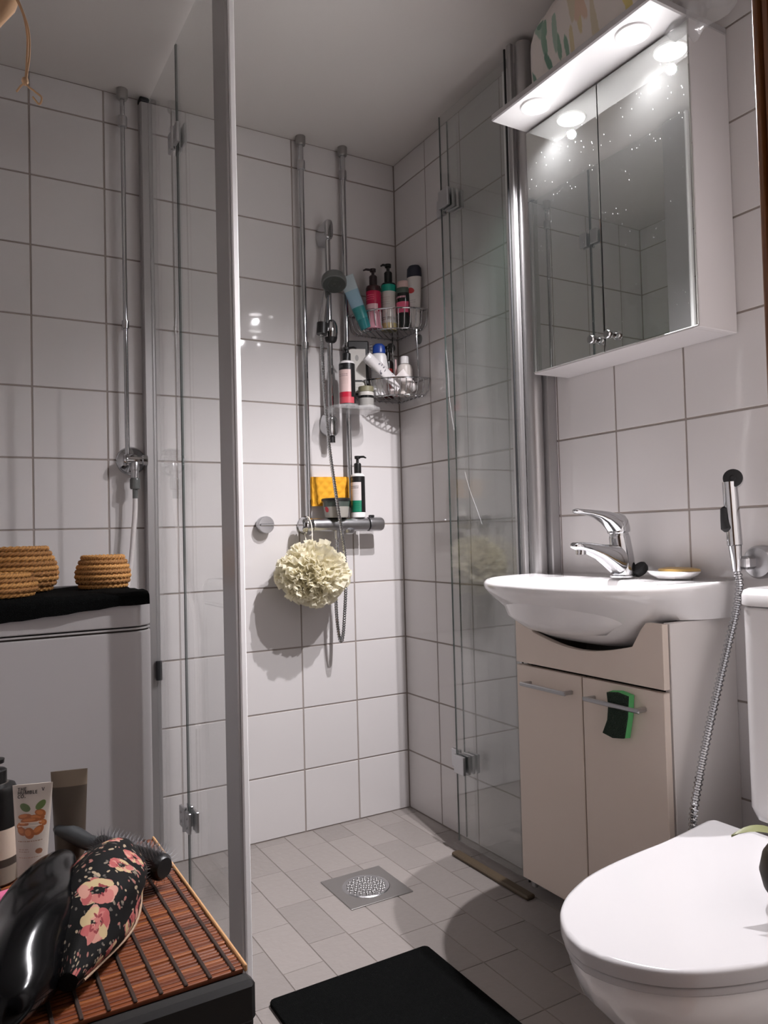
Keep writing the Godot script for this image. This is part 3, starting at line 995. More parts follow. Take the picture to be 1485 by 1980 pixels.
# ------------------------------------------------------------------ toilet
func toilet() -> void:
	var t := thing("toilet", "white ceramic toilet with closed lid in the right foreground", "toilet", Vector3(-0.36, 0, 1.56))
	var za := 1.56
	var half := [[-0.2, 0.191], [-0.332, 0.172], [-0.404, 0.167], [-0.479, 0.160], [-0.545, 0.148], [-0.605, 0.1255], [-0.646, 0.101], [-0.675, 0.072], [-0.697, 0.036], [-0.706, 0.0]]
	var half2 := []
	# smooth the measured half outline
	var pts := []
	for q in half: pts.append(Vector3(q[0], 0, q[1]))
	for p in spline(pts, 4): half2.append(p)
	var poly := PackedVector2Array()
	var corner := [[-0.183, 0.165], [-0.183, 0.178], [-0.187, 0.187]]
	for q in corner: poly.append(Vector2(q[0], za - q[1]))
	for p in half2: poly.append(Vector2(p.x, za - p.z))
	for k in range(half2.size() - 2, -1, -1): poly.append(Vector2(half2[k].x, za + half2[k].z))
	for k in [2, 1, 0]: poly.append(Vector2(corner[k][0], za + corner[k][1]))
	var m := MB.new()
	m.prism(poly, 0.399, 0.42, 0.006, 0.002)
	wobj("lid", m, M.seat, t, 60)
	var inset := func(k: float, dx: float) -> PackedVector2Array:
		var o := PackedVector2Array()
		for p in poly: o.append(Vector2(-0.44 + (p.x + 0.44) * k + dx, za + (p.y - za) * k))
		return o
	m = MB.new()
	m.prism(inset.call(0.985, 0.0), 0.386, 0.3975, 0.003)
	wobj("seat", m, M.seat, t, 60)
	var ring := func(y: float, k: float, cx: float, back: float, kz: float) -> PackedVector3Array:
		var o := PackedVector3Array()
		for p in poly:
			var x := cx + (p.x - cx) * k
			if p.x > -0.2: x = back
			o.append(Vector3(x, y, za + (p.y - za) * kz))
		return o
	m = MB.new()
	m.loft([ring.call(0.385, 0.95, -0.4, -0.1, 0.93), ring.call(0.37, 0.965, -0.4, -0.1, 0.95), ring.call(0.34, 0.93, -0.4, -0.1, 0.91), ring.call(0.29, 0.80, -0.36, -0.09, 0.78), ring.call(0.22, 0.66, -0.33, -0.07, 0.66), ring.call(0.12, 0.58, -0.3, -0.06, 0.58),
		ring.call(0.03, 0.6, -0.3, -0.05, 0.6), ring.call(0.0, 0.61, -0.3, -0.05, 0.61)])
	wobj("bowl", m, M.porcelain, t, 60)
	# cistern
	m = MB.new()
	var tp := rounded_rect(-0.168, -0.006, 1.425, 1.695, [0.03, 0.012, 0.012, 0.03], 8)
	m.prism(tp, 0.425, 0.815, 0.006, 0.03)
	wobj("cistern", m, M.porcelain, t, 60)
	m = MB.new()
	m.prism(rounded_rect(-0.171, -0.006, 1.422, 1.698, [0.032, 0.012, 0.012, 0.032], 8), 0.817, 0.848, 0.012, 0.002)
	wobj("cistern_lid", m, M.porcelain, t, 60)
	m = MB.new()
	m.lathe([Vector2(0, 0.848), Vector2(0.022, 0.848), Vector2(0.022, 0.853), Vector2(0.019, 0.855), Vector2(0, 0.855)], 24, Vector3(-0.09, 0, za))
	wobj("flush_button", m, M.chrome, t)
	for s in [-1.0, 1.0]:
		m = MB.new()
		m.tube(PackedVector3Array([Vector3(-0.178, 0.398, za + s * 0.1 - 0.02), Vector3(-0.178, 0.398, za + s * 0.1 + 0.02)]), 0.011, 12)
		wobj("hinge", m, M.rubber, t)
	# bidet shower
	var b := thing("bidet_shower", "chrome hand bidet shower with black trigger on the wall right of the basin", "bidet shower", Vector3(-0.04, 0.88, 1.35))
	m = MB.new()
	m.T = axis_T(Vector3(0.0, 0.888, 1.372), Vector3(-1, 0, 0))
	m.lathe([Vector2(0, 0), Vector2(0.033, 0), Vector2(0.033, 0.018), Vector2(0.029, 0.024), Vector2(0, 0.025)], 28)
	m.T = Transform3D.IDENTITY
	m.box(Vector3(-0.036, 0.888, 1.36), Vector3(0.03, 0.026, 0.024), 0.005)
	wobj("wall_holder", m, M.satin, b)
	m = MB.new()
	m.T = axis_T(Vector3(-0.053, 0.872, 1.349), Vector3(-0.02, 1, -0.04))
	m.lathe([Vector2(0, 0.0), Vector2(0.0085, 0.0), Vector2(0.0125, 0.05), Vector2(0.0145, 0.052), Vector2(0.0145, 0.15), Vector2(0.014, 0.178), Vector2(0, 0.179)], 22)
	var hd := wobj("handle", m, M.chrome, b)
	m = MB.new()
	m.T = axis_T(Vector3(-0.048, 1.055, 1.345), Vector3(-0.86, 0.12, 0.5))
	m.lathe([Vector2(0, -0.014), Vector2(0.014, -0.012), Vector2(0.0185, -0.004), Vector2(0.0185, 0.012), Vector2(0.0175, 0.013)], 26)
	wobj("head", m, M.chrome, b)
	m = MB.new()
	m.T = axis_T(Vector3(-0.048, 1.055, 1.345), Vector3(-0.86, 0.12, 0.5))
	m.lathe([Vector2(0.018, 0.009), Vector2(0.0185, 0.0135), Vector2(0.016, 0.0155), Vector2(0.006, 0.0155), Vector2(0.004, 0.018), Vector2(0, 0.018)], 26)
	wobj("spray_face", m, M.rubber, b)
	m = MB.new()
	m.sweep(PackedVector3Array([Vector3(-0.067, 1.0, 1.336), Vector3(-0.07, 0.996, 1.336), Vector3(-0.071, 0.975, 1.337), Vector3(-0.069, 0.957, 1.339), Vector3(-0.066, 0.951, 1.34)]),
		[Vector2(0.004, 0.002), Vector2(0.007, 0.005), Vector2(0.0075, 0.006), Vector2(0.011, 0.0065), Vector2(0.007, 0.003)], Vector3.LEFT, 16)
	wobj("trigger", m, M.rubber, b)
	var path := resample(spline([Vector3(-0.053, 0.874, 1.349), Vector3(-0.051, 0.84, 1.351), Vector3(-0.058, 0.792, 1.346), Vector3(-0.08, 0.733, 1.343), Vector3(-0.112, 0.655, 1.341), Vector3(-0.143, 0.58, 1.34), Vector3(-0.178, 0.489, 1.34), Vector3(-0.2, 0.402, 1.338), Vector3(-0.19, 0.3, 1.335), Vector3(-0.13, 0.2, 1.335), Vector3(-0.05, 0.16, 1.34), Vector3(-0.006, 0.16, 1.345)]), 0.0024)
	m = MB.new()
	m.tube(path, ridged(path.size(), 0.0085, 0.0062, 4), 10)
	wobj("hose", m, M.chrome, b, 30)
	# dark pot with a leaf at the right edge
	var pot := thing("plant_pot", "dark brown rounded pot with a pointed green leaf standing on the toilet lid", "plant pot", Vector3(-0.378, 0.42, 1.668))
	m = MB.new()
	m.lathe([Vector2(0, 0.0), Vector2(0.03, 0.0), Vector2(0.045, 0.01), Vector2(0.058, 0.03), Vector2(0.063, 0.052), Vector2(0.058, 0.075), Vector2(0.046, 0.093), Vector2(0.04, 0.098), Vector2(0.037, 0.095), Vector2(0.04, 0.085), Vector2(0, 0.08)], 36)
	obj("pot", m, std(rgb8(34, 27, 16), 0.55, 0.0, 0.3), pot)
	var lf := std(rgb8(104, 106, 66), 0.5)
	lf.backlight_enabled = true
	lf.backlight = Color(0.2, 0.25, 0.1)
	for a in [[212.0, 0.105, 0.0], [330.0, 0.07, 0.05], [80.0, 0.08, 0.04]]:
		m = MB.new()
		var d := Vector3(cos(deg_to_rad(a[0])), 0, sin(deg_to_rad(a[0])))
		var side := d.cross(Vector3.UP)
		var rows := []
		for k in 11:
			var s := k / 10.0
			var w := 0.017 * sin(PI * pow(s, 0.7)) + 0.0006
			var c: Vector3 = Vector3(0, 0.088, 0) + d * a[1] * s + Vector3.UP * (0.03 * sin(PI * s * 0.75) + a[2] * s)
			rows.append(PackedVector3Array([c - side * w, c - Vector3.UP * 0.003, c + side * w, c + Vector3.UP * 0.0012 - Vector3.UP * 0.003]))
		m.loft(rows)
		obj("leaf", m, lf, pot, 80)

func wood_tex() -> ImageTexture:
	var im := new_img(128, 512, rgb8(214, 206, 196))
	var f := FastNoiseLite.new()
	f.seed = 3; f.frequency = 0.02
	for y in 512:
		for x in 128:
			var n := f.get_noise_2d(x * 9.0 + 20.0 * f.get_noise_2d(x, y * 0.3), y * 0.35)
			var v := 0.86 + 0.16 * n
			im.set_pixel(x, y, Color(v, v * 0.97, v * 0.92))
	return ImageTexture.create_from_image(im)

func ridged(n: int, big: float, small: float, period: int) -> Array:
	var out := []
	for k in n: out.append(big if k % period < period / 2 else small)
	return out

# ------------------------------------------------------------------ stool
func stool() -> void:
	var s := thing("stool", "black framed stool with reddish bamboo slat top in the left foreground", "stool", Vector3(-1.31, 0, 1.19))
	var x0 := -1.5
	var x1 := -1.105
	var z0 := 0.945
	var z1 := 1.44
	var fm := std(rgb8(20, 19, 19), 0.45)
	for p in [[x0 + 0.02, z0 + 0.02], [x1 - 0.02, z0 + 0.02], [x0 + 0.02, z1 - 0.02], [x1 - 0.02, z1 - 0.02]]:
		var m := MB.new()
		m.box(Vector3(p[0], 0.21, p[1]), Vector3(0.036, 0.42, 0.036), 0.004)
		wobj("leg", m, fm, s)
	var fr := MB.new()
	fr.box(Vector3((x0 + x1) / 2, 0.422, z1 - 0.011), Vector3(x1 - x0, 0.05, 0.026), 0.006)
	wobj("front_rail", fr, fm, s)
	fr = MB.new()
	fr.box(Vector3((x0 + x1) / 2, 0.42, z0 + 0.011), Vector3(x1 - x0, 0.046, 0.02), 0.004)
	wobj("rear_rail", fr, fm, s)
	for x in [x0 + 0.01, x1 - 0.012]:
		fr = MB.new()
		fr.box(Vector3(x, 0.419, (z0 + z1) / 2), Vector3(0.02, 0.044, z1 - z0 - 0.04), 0.004)
		wobj("side_rail", fr, fm, s)
	fr = MB.new()
	fr.box(Vector3((x0 + x1) / 2, 0.437, (z0 + z1) / 2), Vector3(x1 - x0 - 0.03, 0.008, z1 - z0 - 0.05), 0.001)
	wobj("base_board", fr, fm, s)
	# slats run across, tied by dark threads
	var shades := []
	for c in [rgb8(112, 56, 24), rgb8(94, 43, 18), rgb8(134, 74, 34), rgb8(74, 34, 15)]:
		shades.append(std(c, 0.42))
	var n := 62
	var pitch := (z1 - z0 - 0.03) / n
	var meshes := []
	for k in 3:
		var m := MB.new()
		m.box(Vector3.ZERO, Vector3(x1 - x0 - 0.008, 0.0065, pitch * 0.93), 0.0014 + 0.0004 * k)
		meshes.append(m.build(60))
	for k in n:
		var o := obj("slat", meshes[rng.randi() % 3], shades[mini(3, int(absf(rng.randfn(0, 1.2))))], s)
		o.position = Vector3((x0 + x1) / 2 + rng.randfn(0, 0.0006), 0.4445 + rng.randfn(0, 0.0003), z0 + 0.002 + (k + 0.5) * pitch) - s.position
	var tm := std(rgb8(44, 26, 16), 0.9)
	var x := x1 - 0.017
	while x > x0 + 0.01:
		var m := MB.new()
		m.box(Vector3(x, 0.4485, (z0 + z1 - 0.026) / 2), Vector3(0.0045, 0.0022, z1 - z0 - 0.03), 0.0008)
		wobj("thread", m, tm, s)
		x -= 0.0283
	var em := MB.new()
	em.box(Vector3(x1 - 0.002, 0.4465, (z0 + z1 - 0.026) / 2), Vector3(0.004, 0.009, z1 - z0 - 0.03), 0.0012)
	wobj("edge_strip", em, std(rgb8(196, 150, 104), 0.5), s)

# ------------------------------------------------------------------ pipes and shower
func pipe(label: String, x: float, y0: float, y1: float, r: float, clip: float) -> void:
	var p := thing("water_pipe", label, "pipe", Vector3(x, y0, 0.03), 0.0, "chrome water pipes on the back wall")
	var m := MB.new()
	m.tube(PackedVector3Array([Vector3(x, y0, 0.03), Vector3(x, y1, 0.03)]), r, 18)
	wobj("tube", m, M.chrome, p)
	m = MB.new()
	m.lathe([Vector2(0, 2.183), Vector2(0.0125, 2.183), Vector2(0.0135, 2.186), Vector2(0.0135, 2.21), Vector2(0.0125, 2.213), Vector2(0, 2.213)], 20, Vector3(x, 0, 0.03))
	wobj("coupling", m, M.satin, p)
	m = MB.new()
	m.lathe([Vector2(0, H - 0.03), Vector2(0.014, H - 0.03), Vector2(0.0165, H - 0.026), Vector2(0.0165, H - 0.001), Vector2(0, H - 0.001)], 20, Vector3(x, 0, 0.03))
	wobj("ceiling_collar", m, M.steel, p)
	m = MB.new()
	m.lathe([Vector2(0, clip - 0.011), Vector2(r + 0.004, clip - 0.011), Vector2(r + 0.004, clip + 0.011), Vector2(0, clip + 0.011)], 18, Vector3(x, 0, 0.03))
	m.box(Vector3(x, clip, 0.012), Vector3(0.013, 0.018, 0.024), 0.002)
	wobj("wall_clip", m, M.chrome, p)

func pipes_and_shower() -> void:
	pipe("left one of the two chrome pipes rising from the shower mixer to the ceiling", -0.379, 1.015, H - 0.002, 0.0085, 1.592)
	pipe("right one of the two chrome pipes rising from the shower mixer, beside the wire shelf", -0.223, 1.015, H - 0.002, 0.0085, 1.605)
	pipe("chrome pipe rising from the washing machine tap to the ceiling", -0.952, 1.215, H - 0.002, 0.0065, 1.594)

	# tap of the washing machine with its white hose
	var tp := thing("washer_tap", "chrome shut-off tap on the back wall above the washing machine", "tap", Vector3(-0.937, 1.197, 0.0))
	var m := MB.new()
	m.T = axis_T(Vector3(-0.937, 1.198, 0.0), Vector3(0, 0, 1))
	m.lathe([Vector2(0, 0), Vector2(0.042, 0), Vector2(0.042, 0.004), Vector2(0.034, 0.014), Vector2(0.02, 0.02), Vector2(0.014, 0.03), Vector2(0.014, 0.05), Vector2(0, 0.052)], 32)
	wobj("flange", m, M.chrome, tp)
	m = MB.new()
	m.T = axis_T(Vector3(-0.965, 1.196, 0.04), Vector3(1, 0, 0.1))
	m.lathe([Vector2(0, 0), Vector2(0.016, 0), Vector2(0.018, 0.005), Vector2(0.013, 0.012), Vector2(0.013, 0.05), Vector2(0.017, 0.054), Vector2(0.017, 0.066), Vector2(0, 0.068)], 22)
	wobj("valve_body", m, M.chrome, tp)
	m = MB.new()
	m.lathe([Vector2(0, 1.145), Vector2(0.0115, 1.145), Vector2(0.0115, 1.165), Vector2(0.014, 1.168), Vector2(0.0145, 1.18), Vector2(0.012, 1.19), Vector2(0, 1.195)], 20, Vector3(-0.935, 0, 0.045))
	wobj("outlet", m, M.satin, tp)
	var hs := thing("inlet_hose", "white water hose hanging from the wall tap down behind the washing machine", "hose", Vector3(-0.935, 1.1, 0.045))
	m = MB.new()
	m.lathe([Vector2(0, 1.112), Vector2(0.0125, 1.112), Vector2(0.0145, 1.116), Vector2(0.0145, 1.14), Vector2(0.012, 1.1445), Vector2(0, 1.1445)], 20, Vector3(-0.935, 0, 0.045))
	m.lathe([Vector2(0, 1.085), Vector2(0.0075, 1.085), Vector2(0.0075, 1.113), Vector2(0, 1.113)], 16, Vector3(-0.935, 0, 0.045))
	wobj("nut", m, M.grey_plastic, hs)
	m = MB.new()
	m.tube(spline([Vector3(-0.935, 1.093, 0.045), Vector3(-0.936, 1.05, 0.045), Vector3(-0.942, 0.98, 0.045), Vector3(-0.95, 0.9, 0.046), Vector3(-0.964, 0.82, 0.048), Vector3(-0.985, 0.74, 0.05), Vector3(-0.99, 0.6, 0.05), Vector3(-0.99, 0.4, 0.05)]), 0.0072, 14)
	wobj("tube", m, M.hose_white, hs)

	# shut-off knob
	m = MB.new()
	m.T = axis_T(Vector3(-0.528, 1.003, 0.0), Vector3(0, 0, 1))
	m.lathe([Vector2(0, 0), Vector2(0.024, 0), Vector2(0.024, 0.008), Vector2(0.027, 0.01), Vector2(0.0275, 0.03), Vector2(0.025, 0.034), Vector2(0, 0.0345)], 28)
	m.box(Vector3(0, 0.036, 0), Vector3(0.008, 0.008, 0.046), 0.002)
	tag(obj("shutoff_knob", m, M.satin), "round chrome shut-off knob on the tiles left of the shower mixer", "knob")

	# thermostatic mixer
	var mx := thing("shower_mixer", "chrome thermostatic shower mixer bar on the back wall", "mixer", Vector3(-0.272, 1.0, 0.065))
	m = MB.new()
	m.T = axis_T(Vector3(-0.385, 0.999, 0.065), Vector3(1, 0, 0))
	m.lathe([Vector2(0, 0), Vector2(0.021, 0), Vector2(0.0225, 0.006), Vector2(0.0225, 0.2), Vector2(0.021, 0.204), Vector2(0, 0.206)], 36)
	m.T = Transform3D.IDENTITY
	wobj("body", m, M.satin, mx)
	m = MB.new()
	m.T = axis_T(Vector3(-0.425, 0.999, 0.065), Vector3(1, 0, 0))
	m.lathe([Vector2(0, 0), Vector2(0.019, 0.0), Vector2(0.0255, 0.006), Vector2(0.027, 0.016), Vector2(0.0225, 0.022), Vector2(0.0225, 0.037), Vector2(0, 0.038)], 32)
	wobj("flow_knob", m, M.chrome, mx)
	m = MB.new()
	m.T = axis_T(Vector3(-0.177, 0.999, 0.065), Vector3(1, 0, 0))
	m.lathe([Vector2(0, 0), Vector2(0.0235, 0), Vector2(0.024, 0.004), Vector2(0.024, 0.046), Vector2(0.021, 0.053), Vector2(0, 0.054)], 32)
	var tk := wobj("temperature_knob", m, M.satin, mx)
	m = MB.new()
	m.box(Vector3(-0.165, 1.026, 0.068), Vector3(0.02, 0.008, 0.012), 0.003)
	wobj("stop_button", m, M.black, tk)
	m = MB.new()
	for x in [-0.379, -0.223]:
		m.T = axis_T(Vector3(x, 0.999, 0.0), Vector3(0, 0, 1))
		m.lathe([Vector2(0, 0), Vector2(0.031, 0), Vector2(0.031, 0.006), Vector2(0.02, 0.014), Vector2(0.018, 0.05), Vector2(0, 0.05)], 28)
	wobj("wall_union", m, M.chrome, mx)
	m = MB.new()
	m.lathe([Vector2(0, 0.952), Vector2(0.010, 0.952), Vector2(0.0115, 0.955), Vector2(0.0115, 0.972), Vector2(0.013, 0.98), Vector2(0, 0.982)], 20, Vector3(-0.296, 0, 0.068))
	m.lathe([Vector2(0, 0.966), Vector2(0.012, 0.967), Vector2(0.018, 0.972), Vector2(0.02, 0.982), Vector2(0, 0.984)], 20, Vector3(-0.252, 0, 0.068))
	wobj("outlet", m, M.satin, mx)

	# slide rail with hand shower
	var rl := thing("shower_rail", "chrome shower slide rail with wall brackets between the two pipes", "shower rail", Vector3(-0.3, 1.29, 0.05))
	m = MB.new()
	m.tube(PackedVector3Array([Vector3(-0.298, 1.29, 0.05), Vector3(-0.298, 2.0, 0.05)]), 0.0095, 20)
	wobj("bar", m, M.chrome, rl)
	for q in [[1.985, 1.0], [1.325, -1.0]]:
		m = MB.new()
		m.sweep(PackedVector3Array([Vector3(-0.298, q[0] - q[1] * 0.014, 0.0), Vector3(-0.298, q[0] - q[1] * 0.012, 0.004), Vector3(-0.298, q[0] - q[1] * 0.004, 0.03), Vector3(-0.298, q[0], 0.058), Vector3(-0.298, q[0], 0.066), Vector3(-0.298, q[0], 0.069)]),
			[Vector2(0.019, 0.035), Vector2(0.02, 0.037), Vector2(0.0165, 0.035), Vector2(0.0155, 0.034), Vector2(0.0145, 0.032), Vector2(0.011, 0.027)], Vector3.UP, 28, 3.2)
		wobj("bracket", m, M.chrome, rl, 50)
	m = MB.new()
	m.tube(PackedVector3Array([Vector3(-0.298, 1.272, 0.05), Vector3(-0.298, 1.292, 0.05)]), 0.011, 16)
	wobj("end_cap", m, M.black, rl)
	m = MB.new()
	m.lathe([Vector2(0, 1.604), Vector2(0.012, 1.605), Vector2(0.018, 1.61), Vector2(0.0215, 1.622)], 24, Vector3(-0.296, 0, 0.056))
	wobj("slider_button", m, M.black, rl)
	m = MB.new()
	m.lathe([Vector2(0.0215, 1.622), Vector2(0.0235, 1.64), Vector2(0.0225, 1.66), Vector2(0.018, 1.674), Vector2(0.011, 1.681), Vector2(0, 1.682)], 24, Vector3(-0.296, 0, 0.056))
	m.tube(PackedVector3Array([Vector3(-0.31, 1.645, 0.06), Vector3(-0.335, 1.645, 0.082)]), 0.01, 14)
	wobj("slider", m, M.chrome, rl)
	m = MB.new()
	m.tube(PackedVector3Array([Vector3(-0.3485, 1.618, 0.095), Vector3(-0.3435, 1.655, 0.093)]), [0.0175, 0.0185], 18)
	wobj("holder", m, M.black, rl)

	var hd := thing("hand_shower", "round hand shower head with chrome handle hooked in the rail holder", "hand shower", Vector3(-0.305, 1.79, 0.1))
	var fdir := Vector3(-0.17, -0.9, 0.4).normalized()
	m = MB.new()
	m.T = axis_T(Vector3(-0.302, 1.797, 0.1), -fdir)
	m.lathe([Vector2(0.037, -0.014), Vector2(0.041, -0.012), Vector2(0.042, 0.0), Vector2(0.04, 0.012), Vector2(0.034, 0.02), Vector2(0.02, 0.026), Vector2(0, 0.028)], 36)
	wobj("head", m, M.grey_plastic, hd)
	m = MB.new()
	m.T = axis_T(Vector3(-0.302, 1.797, 0.1), fdir)
	m.lathe([Vector2(0.0375, 0.01), Vector2(0.0375, 0.0135), Vector2(0.03, 0.0125), Vector2(0.022, 0.013), Vector2(0.02, 0.0155), Vector2(0.008, 0.0155), Vector2(0.006, 0.018), Vector2(0, 0.018)], 36)
	wobj("spray_face", m, std(rgb8(58, 62, 58), 0.4), hd)
	m = MB.new()
	m.sweep(PackedVector3Array([Vector3(-0.302, 1.805, 0.088), Vector3(-0.306, 1.797, 0.068), Vector3(-0.314, 1.765, 0.064), Vector3(-0.326, 1.715, 0.074), Vector3(-0.338, 1.672, 0.086), Vector3(-0.347, 1.635, 0.095), Vector3(-0.349, 1.622, 0.0955)]),
		[Vector2(0.012, 0.012), Vector2(0.0105, 0.0105), Vector2(0.0105, 0.0105), Vector2(0.0125, 0.0125), Vector2(0.0145, 0.0145), Vector2(0.0155, 0.0155), Vector2(0.009, 0.009)], Vector3.BACK, 20)
	wobj("handle", m, M.chrome, hd)
	var hp := resample(spline([Vector3(-0.349, 1.624, 0.0955), Vector3(-0.35, 1.58, 0.098), Vector3(-0.351, 1.52, 0.1), Vector3(-0.344, 1.36, 0.105), Vector3(-0.336, 1.23, 0.11), Vector3(-0.315, 1.045, 0.118), Vector3(-0.293, 0.92, 0.11), Vector3(-0.283, 0.8, 0.095), Vector3(-0.285, 0.7, 0.085), Vector3(-0.289, 0.64, 0.08), Vector3(-0.2955, 0.616, 0.078), Vector3(-0.302, 0.64, 0.075), Vector3(-0.307, 0.71, 0.072), Vector3(-0.306, 0.8, 0.07), Vector3(-0.298, 0.92, 0.068), Vector3(-0.296, 0.953, 0.068)]), 0.002)
	m = MB.new()
	m.tube(hp, ridged(hp.size(), 0.0062, 0.0047, 4), 10)
	wobj("hose", m, M.chrome, hd, 30)

	# things on the mixer
	var im := new_img(256, 256, rgb8(16, 16, 17))
	im.fill_rect(Rect2i(44, 52, 110, 150), rgb8(206, 196, 194))
	im.fill_rect(Rect2i(44, 158, 110, 66), rgb8(22, 118, 88))
	im.fill_rect(Rect2i(0, 0, 256, 18), rgb8(224, 222, 220))
	im.fill_rect(Rect2i(0, 226, 256, 30), rgb8(232, 230, 228))
	print_lines(im, 60, 74, 60, 2, 9, rgb8(60, 56, 56), 4)
	print_lines(im, 60, 98, 44, 4, 7, rgb8(168, 160, 158), 1)
	print_lines(im, 56, 176, 70, 3, 12, rgb8(16, 84, 62), 2)
	print_lines(im, 96, 30, 40, 2, 6, rgb8(150, 146, 144), 2)
	pump_bottle("black pump bottle with white and green label standing on the shower mixer", Vector3(-0.212, 1.0215, 0.065), 0.0235, 0.148, 0.06, tex_mat(im, 0.35), rgb8(18, 18, 18), -30.0, 1.0)
	var jar := thing("cream_tub", "translucent grey tub with black lid and red dot on the shower mixer", "tub", Vector3(-0.297, 1.0215, 0.068))
	var ji := new_img(256, 64, rgb8(158, 154, 146))
	ji.fill_rect(Rect2i(0, 0, 256, 22), rgb8(74, 82, 76))
	fill_ellipse(ji, 96, 32, 8, 11, 10, rgb8(196, 44, 60))
	ji.fill_rect(Rect2i(110, 6, 70, 40), rgb8(140, 136, 128))
	print_lines(ji, 118, 16, 50, 3, 8, rgb8(186, 182, 174))
	m = MB.new()
	m.lathe([Vector2(0, 0), Vector2(0.036, 0), Vector2(0.038, 0.003), Vector2(0.045, 0.05), Vector2(0.046, 0.055)], 36)
	obj("tub", m, tex_mat(ji, 0.25), jar).rotation.y = deg_to_rad(-30)
	m = MB.new()
	m.lathe([Vector2(0.046, 0.055), Vector2(0.0485, 0.055), Vector2(0.049, 0.0575), Vector2(0.0485, 0.062), Vector2(0.046, 0.064), Vector2(0, 0.065)], 36)
	obj("lid", m, M.black, jar)
	# yellow quilted sponge cloth behind the tub
	m = MB.new()
	var n := 28
	var hgt := func(a: float, b: float) -> float:
		return 0.0035 * absf(sin((a + b) * 9.0)) * absf(sin((a - b) * 9.0))
	for i in n:
		for j in n:
			var q := []
			for k in [[0, 0], [1, 0], [1, 1], [0, 1]]:
				var a := float(i + k[0]) / n
				var b := float(j + k[1]) / n
				q.append(Vector3(lerpf(-0.361, -0.219, a), lerpf(1.062, 1.159, b) + 0.003 * a, 0.019 + hgt.call(a * 1.5, b)))
			m.quad(q[0], q[1], q[2], q[3])
	m.box(Vector3(-0.29, 1.112, 0.0105), Vector3(0.142, 0.096, 0.017), 0.003)
	var sp := obj("sponge", m, std(rgb8(222, 160, 42), 0.95), null, 50)
	tag(sp, "yellow quilted sponge against the tiles between the two chrome pipes", "sponge")

	# bath puff
	var pf := thing("bath_puff", "cream ruffled bath puff hanging from the left knob of the shower mixer", "bath puff", Vector3(-0.405, 0.95, 0.09))
	var pm := std(rgb8(236, 231, 212), 0.9)
	pm.backlight_enabled = true
	pm.backlight = Color(0.95, 0.93, 0.85)
	m = MB.new()
	var r3 := RandomNumberGenerator.new()
	r3.seed = 21
	var ctr := Vector3(-0.405, 0.845, 0.105)
	m.T = Transform3D(Basis.from_scale(Vector3(0.075, 0.066, 0.062)), ctr)
	m.lathe([Vector2(0, -1), Vector2(0.5, -0.87), Vector2(0.87, -0.5), Vector2(1, 0), Vector2(0.87, 0.5), Vector2(0.5, 0.87), Vector2(0, 1)], 24)
	m.T = Transform3D.IDENTITY
	for k in 520:
		var d := Vector3(r3.randfn(), r3.randfn(), r3.randfn()).normalized()
		var rr := r3.randf_range(0.06, 0.1)
		var e1 := d.cross(Vector3(r3.randfn(), r3.randfn(), r3.randfn())).normalized()
		var e2 := d.cross(e1)
		var wd := r3.randf_range(0.014, 0.034)
		var hh := r3.randf_range(0.016, 0.034)
		var ph := r3.randf() * TAU
		var rows := []
		for i in 9:
			var s := i / 8.0 * 2.0 - 1.0
			var row := PackedVector3Array()
			for j in 4:
				var t := j / 3.0
				var wave := 0.006 * sin(s * 8.0 + ph) * (0.3 + t)
				var p := d * (rr + hh * (t - 0.4) - 0.25 * wd * s * s) + e1 * (wd * s * (0.8 + 0.25 * t)) + e2 * (wave + 0.006 * t)
				p.z = clampf(p.z, -0.095, 0.12)
				row.append(ctr + p * Vector3(1.12, 0.98, 0.92))
			rows.append(row)
		for i in 8:
			for j in 3: m.quad(rows[i][j], rows[i + 1][j], rows[i + 1][j + 1], rows[i][j + 1])
	wobj("netting", m, pm, pf, 80).set_meta("kind", "stuff")
	m = MB.new()
	var lp := [Vector3(-0.404, 0.87, 0.1), Vector3(-0.402, 0.95, 0.102), Vector3(-0.4, 1.0, 0.094), Vector3(-0.4, 1.026, 0.065), Vector3(-0.402, 1.0, 0.037), Vector3(-0.405, 0.95, 0.06), Vector3(-0.408, 0.87, 0.09)]
	m.tube(spline(lp, 8), 0.0018, 6)
	wobj("loop", m, std(rgb8(226, 220, 208), 0.8), pf)

func pump_bottle(label: String, at: Vector3, r: float, body: float, pump: float, mat: Material, pc: Color, turn: float, nozzle_side := 1.0, group := "") -> Node3D:
	var b := thing("pump_bottle", label, "bottle", at, turn, group)
	var m := MB.new()
	m.lathe([Vector2(0, 0), Vector2(r * 0.9, 0), Vector2(r, 0.003), Vector2(r, body - 0.012), Vector2(r * 0.9, body - 0.004), Vector2(r * 0.6, body), Vector2(0, body)], 32)
	obj("body", m, mat, b)
	m = MB.new()
	var y := body
	m.lathe([Vector2(0, y), Vector2(r * 0.52, y), Vector2(r * 0.52, y + pump * 0.52), Vector2(r * 0.42, y + pump * 0.58), Vector2(r * 0.2, y + pump * 0.6), Vector2(r * 0.2, y + pump * 0.8), Vector2(r * 0.4, y + pump * 0.82), Vector2(r * 0.42, y + pump * 0.98), Vector2(0, y + pump)], 20)
	m.tube(PackedVector3Array([Vector3(0, y + pump * 0.92, 0), Vector3(nozzle_side * r * 0.9, y + pump * 0.92, r * 0.35), Vector3(nozzle_side * r * 1.25, y + pump * 0.84, r * 0.45)]), [r * 0.17, r * 0.15, r * 0.1], 10)
	obj("pump", m, std(pc, 0.35), b)
	return b

